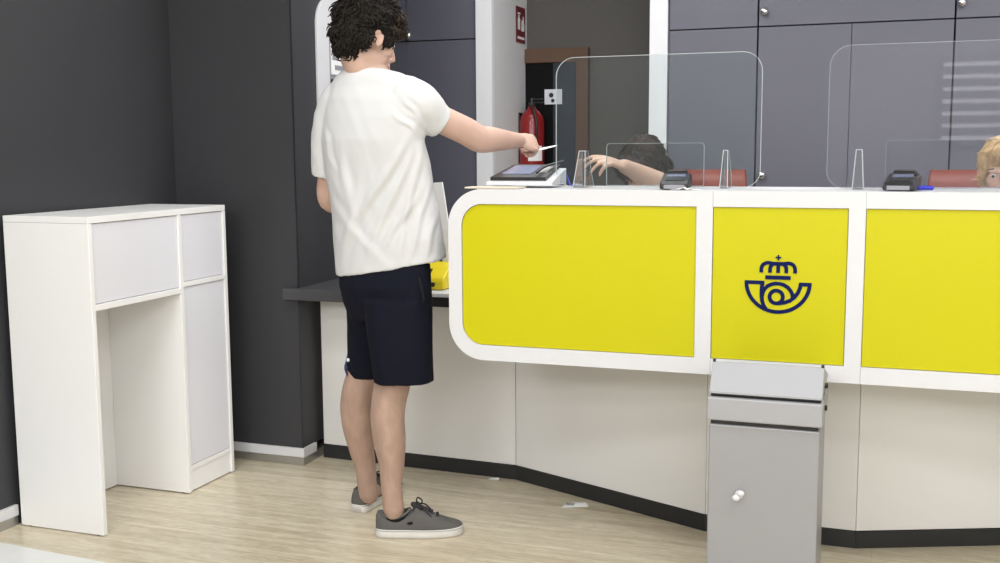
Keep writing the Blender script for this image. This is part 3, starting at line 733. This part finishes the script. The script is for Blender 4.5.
# right arm reaching forward
sh, el_, wr = P(416, 106, 3.49), P(479, 139, 3.62), P(518, 140.5, 3.80)
limb(bm, [sh + AW * .03, sh.lerp(el_, .45), sh.lerp(el_, .8) + V((0, 0, .003)), el_, el_.lerp(wr, .25), el_.lerp(wr, .6), wr], [.044, .0455, .046, .045, .044, .036, .027])
fdir = (P(545, 145, 3.88) - wr).normalized()
bdir = V((0, 0, .5)) - AW * .85
tips, tt = add_hand(bm, wr + fdir * .006, fdir, bdir, -1, ((.55, .7, .45), (1.05, 1.2, .8), (1.2, 1.3, .9), (1.25, 1.3, .9)), .95, 0, [wr + fdir * .02 + V((0, 0, .012)) + AW * .012, wr + fdir * .05 + V((0, 0, .012)) + AW * .032, wr + fdir * .08 + AW * .034 - V((0, 0, .004)), wr + fdir * .108 + AW * .022 - V((0, 0, .012))])
# left arm hanging, elbow bent
shl, ell_, wrl = P(336, 118, 3.70), P(329, 197, 3.76), P(372, 214, 3.93)
limb(bm, [shl, shl.lerp(ell_, .5), ell_, ell_.lerp(wrl, .3), ell_.lerp(wrl, .65), wrl], [.042, .042, .041, .041, .034, .026])
fl_ = (wrl - ell_).normalized()
add_hand(bm, wrl + fl_ * .005, fl_, V((0, 0, 1)) - AW * .4, 1, ((.4, .4, .3), (.5, .5, .3), (.55, .55, .3), (.6, .6, .4)), .93)
# legs
def leg(rows, D0, D1):
    pts = []; rad = []
    for i, (y, x, r) in enumerate(rows):
        D = D0 + (D1 - D0) * i / (len(rows) - 1); pts.append(P(x, y, D)); rad.append(r)
    limb(bm, pts, rad, 24); return pts
rl = leg([(312, 396, .062), (338, 397, .066), (365, 394, .062), (383, 392.5, .060), (400, 389, .0585), (418, 387.5, .0570), (440, 389.5, .0545), (462, 391.5, .0440), (482, 391.5, .0365), (498, 392.5, .0350), (510, 394, .036)], 3.55, 3.51)
ll = leg([(312, 374, .058), (338, 370, .062), (362, 366, .060), (377, 363, .060), (392, 358.5, .0585), (408, 356.5, .057), (428, 358.5, .0545), (450, 362, .0440), (470, 366, .0365), (484, 367, .035), (494, 369, .036)], 3.71, 3.76)
rfoot = (V((-1.3, 3.285, 0)) - V((-1.575, 3.165, 0))).normalized()
lfoot = V((math.cos(math.radians(84)), math.sin(math.radians(84)), 0))
RH = V((-1.572, 3.158, 0)); LH = V((-1.735, 3.335, 0))
for H_, f_ in ((RH, rfoot), (LH, lfoot)):
    limb(bm, [H_ + f_ * .045 + V((0, 0, .055)), H_ + f_ * .10 + V((0, 0, .048)), H_ + f_ * .16 + V((0, 0, .045)), H_ + f_ * .22 + V((0, 0, .034))], [.030, .032, .028, .020], 16)
man = remesh('person', bm, [M['skin'], M['skinleg']], None, .0042, 3)
man.data.polygons.foreach_set('material_index', [1 if p.center.z < .75 else 0 for p in man.data.polygons])
tag(man, 'standing young person in white t-shirt, dark shorts and grey sneakers reaching over the counter', 'person')
add_eyes(man, HC, HR)
# shirt
bm = nb()
srt = [((67.5, 348, 3.62), (69.5, 386, 3.585), .060), ((71.5, 342, 3.63), (73, 400, 3.575), .078), ((77, 336, 3.65), (79, 414, 3.56), .095), ((88, 330, 3.67), (88, 425, 3.55), .110),
       ((100, 325, 3.68), (100, 430, 3.53), .122), ((118, 322, 3.69), (118, 430, 3.52), .128), ((140, 321, 3.69), (140, 424, 3.53), .128), ((165, 324, 3.69), (163, 430, 3.54), .126),
       ((195, 329, 3.68), (190, 435, 3.55), .124), ((222, 332.5, 3.68), (214, 440, 3.56), .126), ((248, 334, 3.68), (236, 443, 3.56), .130), ((266, 335, 3.68), (250, 446, 3.57), .133), ((275, 336, 3.68), (257, 446.5, 3.57), .134)]
loft(bm, [ringpts(P(a[1], a[0], a[2]), P(b[1], b[0], b[2]), T, 56, 2.25) for a, b, T in srt])
slv = P(440.5, 122.5, 3.545)
limb(bm, [P(404, 96, 3.53), P(418, 104, 3.51), P(430, 114, 3.525)], [.070, .070, .062], 28)
ax_ = (P(440.5, 122.5, 3.545) - P(420, 108, 3.515)).normalized()
tube(bm, [P(416, 105, 3.51), P(428, 113.5, 3.525), slv], [.070, .062, .0535], 32)
limb(bm, [P(349, 96, 3.66), P(338, 106, 3.68), P(331, 122, 3.70)], [.066, .066, .062], 28)
tube(bm, [P(333, 116, 3.695), P(329, 135, 3.71), P(328, 155, 3.72), P(327.5, 175, 3.735)], [.064, .061, .058, .056], 32)
# fold lines on the back: from armpit and shoulder, given as pixel-ish points on the near surface
folds = [((414, 128), (345, 240), 4.2, .0075), ((416, 136), (366, 262), 4.0, .0065), ((421, 140), (398, 258), 3.4, .0050), ((392, 112), (418, 134), 2.6, .006), ((340, 150), (352, 226), 4.0, .004),
         ((360, 175), (340, 268), 4, .0042), ((420, 190), (380, 250), 3.5, .0045), ((432, 176), (408, 262), 3.2, .004), ((404, 100), (424, 126), 2.4, .0045), ((322, 130), (332, 170), 2.6, .004), ((330, 205), (380, 262), 4, .003),
         ((436, 215), (424, 258), 3, .004), ((352, 120), (372, 180), 5, .002)]
def project(p):
    c = MC @ (p - V((0, 0, CAMH))); return 500 + F * c.x / c.z, 281.5 + F * c.y / c.z
FS = []
def fold3(q): 
    out = []
    for a, b, w, amp in q: out.append((P(a[0], a[1], 3.5), P(b[0], b[1], 3.5), w / 300, amp))
    return out
FS = fold3(folds)
def plan(p): return V((p.dot(RT), p.z))
FP = [(plan(a), plan(b), w, amp) for a, b, w, amp in FS]
def shirt_fn(p, n):
    q = plan(p); d = 0; near = max(0, min(1, -n.dot(AW) * 1.5 + .4))
    for a, b, w, amp in FP:
        ab = b - a; t = (q - a).dot(ab) / ab.length_squared
        if -.15 < t < 1.15:
            tt_ = max(0, min(1, t)); cl = a + ab * tt_
            wob = .004 * math.sin(t * 7 + a.x * 40)
            s = ((q - cl).dot(V((-ab.y, ab.x)).normalized()) + wob)
            e = math.sin(PI * max(0, min(1, (t + .15) / 1.3)))
            d += amp * e * (math.exp(-(s / w) ** 2) - .7 * math.exp(-((s - 1.7 * w) / w) ** 2))
    k = noise.noise(V((p.x * 9, p.y * 9, p.z * 5))) * .005 + noise.noise(V((p.x * 22 + p.z * 12, p.y * 22, p.z * 9))) * .0022
    return p + n * (d * near + k)
ts = remesh('t_shirt', bm, M['shirt'], man, .0045, 7, shirt_fn)
# sewn hem line and cuff rings
# shorts
bm = nb()
hip = [(262, 338, 431, 3.67, 3.55, .098), (285, 338.5, 431.5, 3.67, 3.54, .118), (302, 342.5, 432.5, 3.68, 3.53, .118), (318, 350, 432.5, 3.68, 3.53, .108)]
loft(bm, [ringpts(P(a, y, d1), P(b, y, d2), T, 40, 2.3) for y, a, b, d1, d2, T in hip])
rs = [(300, 364, 432.5, 3.54, .092), (325, 366, 433.5, 3.53, .090), (350, 370, 434, 3.52, .088), (381, 373.5, 434.5, 3.52, .086)]
loft(bm, [ringpts(P(a, y + .5, D), P(b, y - 1, D), T, 36, 2.2) for y, a, b, D, T in rs])
ls = [(300, 345.5, 402, 3.68, .09), (325, 347.5, 400, 3.70, .088), (350, 348, 396, 3.72, .086), (375.5, 346.5, 394, 3.74, .084)]
loft(bm, [ringpts(P(a, y, D), P(b, y, D), T, 36, 2.2) for y, a, b, D, T in ls])
def shorts_fn(p, n):
    k = noise.noise(V((p.x * 10, p.y * 10, p.z * 4))) * .007 + noise.noise(V((p.x * 25, p.y * 25, p.z * 8))) * .0025
    return p + n * k
so = remesh('shorts', bm, M['shorts'], man, .0055, 3, shorts_fn)
bm = nb(); tube(bm, [P(419, 277, 3.455), P(422, 290, 3.45), P(424, 300, 3.45), P(421, 303, 3.445)], [.002, .004, .004, .001], 8); obj('pocket', bm, M['pocket'], so, True)
bm = nb(); limb(bm, [P(348.5, 352, 3.70), P(347, 360, 3.70), P(345.5, 368, 3.70), P(347.5, 376, 3.70)], [.003, .004, .005, .003], 8); obj('drawcord', bm, mat('cord_blue', (.03, .04, .12), .7), so, True)
bm = nb(); ell(bm, P(348, 360, 3.675), (.006, .004, .007), seg=10); obj('cord_tip', bm, M['paper'], so, True)
# hair
bm = nb()
def he(p, r): ell(bm, HC + HR @ V(p), r, HR, 24)
he((-.018, 0, .055), (.104, .088, .083)); he((-.062, 0, .005), (.052, .072, .085)); he((-.052, 0, -.043), (.030, .052, .042)); he((.05, 0, .085), (.062, .072, .042)); he((.085, 0, .062), (.028, .060, .028)); he((.0, 0, .11), (.075, .068, .045))
for y in (-1, 1): he((.028, y * .068, .025), (.034, .016, .032)); he((-.045, y * .070, -.005), (.03, .014, .045)); he((.034, y * .068, .0), (.008, .008, .022))
def hair_fn(p, n):
    q = p * 26; k = noise.noise(q) * .009 + noise.noise(p * 60) * .006 + noise.noise(p * 120) * .003; return p + n * k
hb = remesh('hair', bm, M['hair'], man, .004, 2, hair_fn)
rnd = random.Random(3)
HRi = HR.transposed()
def ear_ok(p):
    q = HRi @ (p - HC); return not (-.035 < q.x < .03 and abs(q.y) > .05 and q.z < .03)
seeds = surf_seeds(hb, ear_ok)
def flow_m(p, n):
    q = HRi @ (p - HC); crown = V((-.04, .0, .14)); d = q - crown; d.z -= .02
    d = d.normalized() * .8 + V((.25, 0, -.3)) + V((rnd.uniform(-1, 1), rnd.uniform(-1, 1), rnd.uniform(-1, 1))) * .55
    return HR @ d
locks('hair_locks', M['hair'], hb, seeds, 2200, flow_m, .028, .0034, .8, rnd, 5, .002)
front = [s for s in seeds if (HRi @ (s[0] - HC)).x > .02 and (HRi @ (s[0] - HC)).z > .03 and rnd.random() < max(.05, ((HRi @ (s[0] - HC)).x - .02) / .08)]
locks('hair_fringe', M['hairtip'], hb, front, 420, flow_m, .028, .0028, .8, rnd, 5, .003)
# card in his hand
c0 = P(541, 149, 3.875); c1 = P(557, 145.5, 3.90); dx = (c1 - c0).normalized(); dn = V((-.1, -.25, 1)); dn = (dn - dx * dn.dot(dx)).normalized(); ds = dn.cross(dx)
bm = nb(); A = []
for h in (-.0008, .0008):
    A.append([bm.verts.new(p + dn * h) for p in (c0 - dx * .012 - ds * .018, c1 - ds * .006, c1 + ds * .008, c0 - dx * .012 + ds * .018)])
bm.faces.new(A[0]); bm.faces.new(A[1][::-1])
for i in range(4): bm.faces.new((A[0][i], A[0][(i + 1) % 4], A[1][(i + 1) % 4], A[1][i]))
o = obj('paper_slip', bm, M['paper'], None); tag(o, 'pale paper slip held out in the customer\'s right hand', 'paper slip')
# shoes
def shoe(Hh, f, side, label):
    l = V((0, 0, 1)).cross(f); R = Matrix((f, l, V((0, 0, 1)))).transposed(); L = .292
    def w(x, y, z): return Hh + R @ V((x, y, z))
    def half(x):
        t = x / L
        return .030 + .016 * math.sin(min(t * 1.25, 1) * PI / 2) if t < .7 else .046 * math.sqrt(max(0, 1 - ((t - .7) / .315) ** 2)) 
    bend = lambda x: side * .010 * math.sin(PI * min(x / L, 1))
    xs = [.000, .006, .02, .045, .075, .105, .135, .165, .195, .22, .245, .265, .280, .288, .2915]
    hw = [.018, .027, .0335, .037, .038, .039, .042, .0455, .0475, .0475, .045, .039, .029, .018, .008]
    tops = {.0: .070, .006: .082, .02: .084, .045: .073, .075: .064, .105: .074, .135: .098, .165: .088, .195: .072, .22: .060, .245: .050, .265: .044, .280: .039, .288: .034, .2915: .030}
    bm = nb(); rings = []
    for x, h in zip(xs, hw):
        rings.append([w(x + (.003 if z > .015 else 0) * 0, bend(x) + yy * (h + .003), z) for yy, z in ((-.96, .0005), (-1, .008), (-1, .026), (-.9, .030), (0, .030), (.9, .030), (1, .026), (1, .008), (.96, .0005), (0, .0005))])
    loft(bm, rings); sole = bm
    bm2 = nb(); rings = []
    for x, h in zip(xs, hw):
        tz = tops[x] + 0.0; z0 = .026; H = tz - z0; r = []
        for k in range(17):
            a = PI * k / 16; cy = math.cos(a); sy = math.sin(a)
            nar = 1 - .35 * sy ** 2 if x < .15 else 1
            r.append(w(x, bend(x) + math.copysign(abs(cy) ** .75, cy) * h * .985 * (1 if x > .15 else 1), z0 + H * sy ** .8))
        rings.append(r)
    loft(bm2, rings)
    s = remesh('shoe', bm2, M['canvas'], man, .003, 3); s['label'] = label
    so_ = obj('sole', sole, M['rubber'], s, True, bevel=0)
    bm = nb()
    for sy in (-1, 1):
        pass
    path = [w(.002 + .0, 0, .020)]
    loop = [w(x, bend(x) + (h + .0034), .0265) for x, h in zip(xs, hw)] + [w(x, bend(x) - (h + .0034), .0265) for x, h in list(zip(xs, hw))[::-1]]
    tube(bm, loop, .0012, 6); obj('foxing_stripe', bm, M['seam'], s, True)
    # collar opening: sock and padded rim
    bm = nb(); pr = []
    for k in range(25):
        a = 2 * PI * k / 24; x = .062 + .053 * math.cos(a); y = .031 * math.sin(a)
        z = .074 + .018 * max(0, math.cos(a)) ** 1.5 + .008 * max(0, -math.cos(a)) - .006 * abs(math.sin(a)); pr.append(w(x, bend(x) + y, z))
    tube(bm, pr, .0045, 8); obj('collar', bm, M['canvas'], s, True)
    bm = nb(); ell(bm, w(.068, bend(.06), .064), (.050, .033, .030), R, 20); obj('sock', bm, M['pocket'], s, True)
    bm = nb(); limb(bm, [w(.172, bend(.17), .080), w(.142, bend(.14), .096), w(.126, bend(.12), .106)], [.012, .012, .009], 12)
    obj('tongue', bm, M['lace'], s, True)
    bm = nb()
    for k in range(5):
        x = .128 + .019 * k; z = tops_at(tops, x)
        tube(bm, [w(x - .004, bend(x) - .027, z - .022), w(x, bend(x) - .012, z + .001), w(x + .004, bend(x) + .008, z + .004), w(x + .006, bend(x) + .026, z - .02)], .0032, 8)
        tube(bm, [w(x + .006, bend(x) - .026, z - .022), w(x + .002, bend(x) - .008, z + .004), w(x, bend(x) + .012, z + .002), w(x - .004, bend(x) + .027, z - .02)], .0032, 8)
    for sg in (-1, 1):
        limb(bm, [w(.135, bend(.13), .108), w(.14, sg * .022, .118), w(.155, sg * .034, .104), w(.15, sg * .022, .094), w(.14, 0, .104)], [.0026] * 5, 8)
        limb(bm, [w(.138, 0, .106), w(.165, sg * .03, .092), w(.185, sg * .038, .07)], [.0026] * 3, 8)
    obj('laces', bm, M['lace'], s, True)
    bm = nb(); ell(bm, w(.118, -side * 0 - .046, .052), (.014, .0025, .006), R, 12) if side < 0 else ell(bm, w(.118, .0405, .050), (.014, .002, .006), R, 12)
    obj('side_tab', bm, M['pocket'], s, True)
    return s
def tops_at(tops, x):
    ks = sorted(tops)
    for a, b in zip(ks, ks[1:]):
        if a <= x <= b: return tops[a] + (tops[b] - tops[a]) * (x - a) / (b - a)
    return tops[ks[-1]]
shoe(RH, rfoot, -1, 'right grey canvas sneaker with dark laces')
shoe(LH, lfoot, 1, 'left grey sneaker behind the right leg')

# ---- seated staff -----------------------------------------------------------
def office_chair(x, y, rz, label):
    t = thing('office_chair', label, 'chair', (x, y, 0), 'red leather office chairs behind the counter')
    R = Matrix.Translation((x, y, 0)) @ Matrix.Rotation(rz, 4, 'Z')
    def fin(name, bm, m, bev=0, sm=False):
        bmesh.ops.transform(bm, matrix=R, verts=bm.verts); return obj(name, bm, m, t, sm, bev)
    bm = nb(); box(bm, -.235, .235, -.22, .22, .42, .475, .02); fin('seat', bm, M['chair'])
    bm = nb()
    rg = []
    for i in range(9):
        u = i / 8; z = .60 + .588 * u
        yy = .23 + .04 * u - .015 * math.sin(u * PI)
        r = .214 - .012 * (abs(u - .5) * 2) ** 6
        th = .028 - .008 * (abs(u - .5) * 2) ** 4
        rg.append([V((p[0], yy + p[1] + .06 * (p[0] / .23) ** 2 * -1, z)) for p in rrect(-r, r, -th, th, (th * .9,) * 4, 5)])
    loft(bm, rg); fin('backrest', bm, M['chair'], 0, True)
    bm = nb(); box(bm, -.03, .03, .20, .27, .36, .65); fin('back_support', bm, M['black'], .005)
    bm = nb(); cyl(bm, (0, 0, .10), (0, 0, .42), .028); fin('gas_column', bm, M['black'])
    for k in range(5):
        a = 2 * PI * k / 5 + .3; bm = nb(); tube(bm, [(0, 0, .105), (.26 * math.cos(a), .26 * math.sin(a), .075)], [.03, .018], 10)
        lg = fin('leg', bm, M['black'], 0, True)
        bm = nb(); c = V((.26 * math.cos(a), .26 * math.sin(a), .028)); cyl(bm, c - V((-math.sin(a), math.cos(a), 0)) * .02, c + V((-math.sin(a), math.cos(a), 0)) * .02, .028)
        w_ = fin('caster', bm, M['black']); w_.parent = lg; w_.matrix_parent_inverse = lg.matrix_world.inverted()
    return t
office_chair(-.78, 4.62, 0, 'red leather chair behind the dark haired seated person')
office_chair(.375, 4.62, 0, 'red leather chair behind the blonde seated person')

def seated(label, hc, fwd, hipc, shL, elL, wrL, hdL, shR, elR, wrR, hdR, cloth, hs=.93, sk='skinf'):
    R = head_axes(fwd); hc = V(hc); hipc = V(hipc); shL, shR = V(shL), V(shR); mid = (shL + shR) / 2
    bm = nb(); add_head(bm, hc, R, hs)
    limb(bm, [hc + R @ V((-.03, 0, -.03)), hc + R @ V((-.035, 0, -.075)), mid + V((0, 0, .02)), mid - V((0, 0, .04))], [.048, .048, .055, .07])
    sp = (shL - shR); 
    loft(bm, [ringpts(c - sp * k, c + sp * k, T, 32, 2.3, 0, V((0, 1, 0))) for c, k, T in ((hipc - V((0, 0, .05)), .42, .11), (hipc + V((0, 0, .05)), .46, .125), (hipc.lerp(mid, .35), .40, .105), (hipc.lerp(mid, .7), .47, .11), (mid - V((0, 0, .04)), .50, .10), (mid, .30, .06))])
    limb(bm, [shL, V(shL).lerp(V(elL), .5), V(elL), V(elL).lerp(V(wrL), .3), V(elL).lerp(V(wrL), .7), V(wrL)], [.05, .043, .040, .041, .033, .025])
    limb(bm, [shR, V(shR).lerp(V(elR), .5), V(elR), V(elR).lerp(V(wrR), .3), V(elR).lerp(V(wrR), .7), V(wrR)], [.05, .043, .038, .038, .031, .025])
    add_hand(bm, wrL, hdL[0], hdL[1], hdL[2], hdL[3], .9, hdL[4]); add_hand(bm, wrR, hdR[0], hdR[1], hdR[2], hdR[3], .86, hdR[4])
    for sx in (-1, 1):
        h = hipc + V((sx * .09, 0, -.0)); k = V((hipc.x + sx * .11, hipc.y - .34, .50)); a = V((hipc.x + sx * .11, hipc.y - .34, .10))
        limb(bm, [h, h.lerp(k, .5), k, k.lerp(a, .35), a], [.085, .078, .056, .054, .036])
        limb(bm, [a - V((0, -.02, .04)), a + V((0, -.08, -.055)), a + V((0, -.15, -.07))], [.036, .034, .026])
    b = remesh('person', bm, M[sk], None, .0048, 3); tag(b, label, 'person'); add_eyes(b, hc, R, hs)
    bm = nb()
    loft(bm, [ringpts(c - sp * k, c + sp * k, T, 32, 2.3, 0, V((0, 1, 0))) for c, k, T in ((hipc - V((0, 0, .03)), .47, .135), (hipc + V((0, 0, .07)), .50, .14), (hipc.lerp(mid, .35), .44, .12), (hipc.lerp(mid, .7), .51, .122), (mid - V((0, 0, .04)), .53, .11), (mid + V((0, 0, .012)), .32, .07))])
    for s_, e_ in ((shL, elL), (shR, elR)): tube(bm, [V(s_) + V((0, 0, .004)), V(s_).lerp(V(e_), .25), V(s_).lerp(V(e_), .5)], [.062, .058, .056], 24)
    remesh('blouse', bm, M[cloth], b, .007, 3, shorts_fn)
    bm = nb()
    for sx in (-1, 1):
        h = hipc + V((sx * .09, 0, 0)); k = V((hipc.x + sx * .11, hipc.y - .34, .50)); a = V((hipc.x + sx * .11, hipc.y - .34, .14))
        limb(bm, [h, h.lerp(k, .5), k, k.lerp(a, .5), a], [.098, .088, .068, .064, .06])
    remesh('trousers', bm, M['navycloth'], b, .009, 3)
    for sx in (-1, 1):
        bm = nb(); a = V((hipc.x + sx * .11, hipc.y - .34, 0)); limb(bm, [a + V((0, .03, .042)), a + V((0, -.06, .042)), a + V((0, -.15, .032))], [.042, .042, .030], 16)
        obj('shoe', bm, M['black'], b, True)
    return b, hc, R
relax = ((.35, .4, .2), (.4, .45, .3), (.45, .5, .3), (.5, .5, .3))
grip = ((.25, .35, .3), (.35, .45, .3), (.45, .5, .35), (.55, .6, .4))
wl = at_y(624, 166, 3.70); tip = at_y(600, 158, 3.62)
p1, hc1, R1 = seated('seated person with dark brown hair bowed behind the left screen', (-.862, 4.06, 1.215), (-.45, -.75, -.8), (-.76, 4.58, .58),
    (-.66, 4.22, 1.04), at_y(672, 190, 3.90), wl, ((tip - wl), V((.25, -.35, .95)), 1, grip, .10),
    (-.98, 4.24, 1.04), (-1.04, 4.02, .86), (-.98, 3.84, .80), (V((.3, -1, -.2)), V((0, 0, 1)), -1, relax, .05), 'navycloth')
def bob_hair(parent, hc, R, m, n, seed, extra=(), tipm=None, fringe=.03, length=.055, side=.068):
    bm = nb()
    def he(p, r): ell(bm, hc + R @ V(p), r, R, 24)
    he((-.015, 0, .036), (.094, .082, .082)); he((-.050, 0, -.03), (.046, .070, .080))
    for y in (-1, 1): he((-.01, y * side, -.02), (.046, .018, .076)); he((.045, y * .060, .03), (.032, .018, .05))
    he((.062, 0, .072), (.034, .058, fringe))
    for p, r in extra: he(p, r)
    def fn(p, nr): return p + nr * (noise.noise(p * 30) * .006 + noise.noise(p * 80) * .003)
    hb = remesh('hair', bm, m, parent, .005, 2, fn)
    rr = random.Random(seed); Ri = R.transposed(); sd = surf_seeds(hb, lambda p: True)
    def fl(p, nr):
        q = Ri @ (p - hc); d = V((q.x * 1.2 + .01, q.y * 1.2, -.10)); return R @ (d + V((rr.uniform(-1, 1), rr.uniform(-1, 1), 0)) * .03)
    locks('hair_locks', tipm or m, hb, sd, n, fl, length, .0030, .2, rr, 5, .0)
    return hb
bob_hair(p1, hc1, R1, M['hairb'], 900, 5, length=.035, extra=(((.07, .0, .05), (.03, .06, .035)), ((.02, -.07, -.05), (.04, .02, .06)), ((.02, .07, -.05), (.04, .02, .06))))
p2, hc2, R2 = seated('blonde seated person cut by the right edge of the photo', (.382, 4.09, 1.203), (-.12, -1, -.22), (.41, 4.52, .57),
    (.57, 4.30, 1.02), (.60, 4.06, .84), (.50, 3.86, .80), (V((-.5, -1, -.1)), V((0, 0, 1)), 1, relax, .05),
    (.25, 4.30, 1.02), (.22, 4.06, .84), (.30, 3.86, .80), (V((.5, -1, -.1)), V((0, 0, 1)), -1, relax, .05), 'purple')
bob_hair(p2, hc2, R2, M['blonde'], 700, 9, fringe=.030, length=.035, side=.056)

# ------------------------------------------------------------------ light
def area(name, loc, sx, sy, e, rot=(0, 0, 0), col=(1, 1, 1)):
    l = bpy.data.lights.new(name, 'AREA'); l.shape = 'RECTANGLE'; l.size = sx; l.size_y = sy; l.energy = e; l.color = col
    o = bpy.data.objects.new(name, l); C.objects.link(o); o.location = loc; o.rotation_euler = rot; return o
for x, y, e in ((-1.6, .2, 22), (.8, .2, 22), (-1.6, 2.2, 19), (.6, 2.0, 19), (-.9, 4.0, 20), (1.0, 4.0, 24), (-1.55, 5.2, 7), (-1.6, -1.6, 24), (.8, -1.6, 24)):
    area('ceiling_lamp', (x, y, CZ - .03), 1.2, .6, e, col=(.97, .985, 1))  # lamps assumed in the ceiling, above the view
area('front_fill', (0, -2.45, 2.42), 5.0, .5, 75, (math.radians(72), 0, 0), (.97, .985, 1))  # added fill light high behind the camera, not a window of the room
w = bpy.data.worlds.new('world'); bpy.context.scene.world = w; w.use_nodes = True
w.node_tree.nodes['Background'].inputs[0].default_value = (.95, .97, 1, 1); w.node_tree.nodes['Background'].inputs[1].default_value = .5
vs = bpy.context.scene.view_settings
vs.view_transform = 'Standard'; vs.look = 'None'; vs.gamma = 1; vs.use_curve_mapping = False; vs.exposure = 0.25
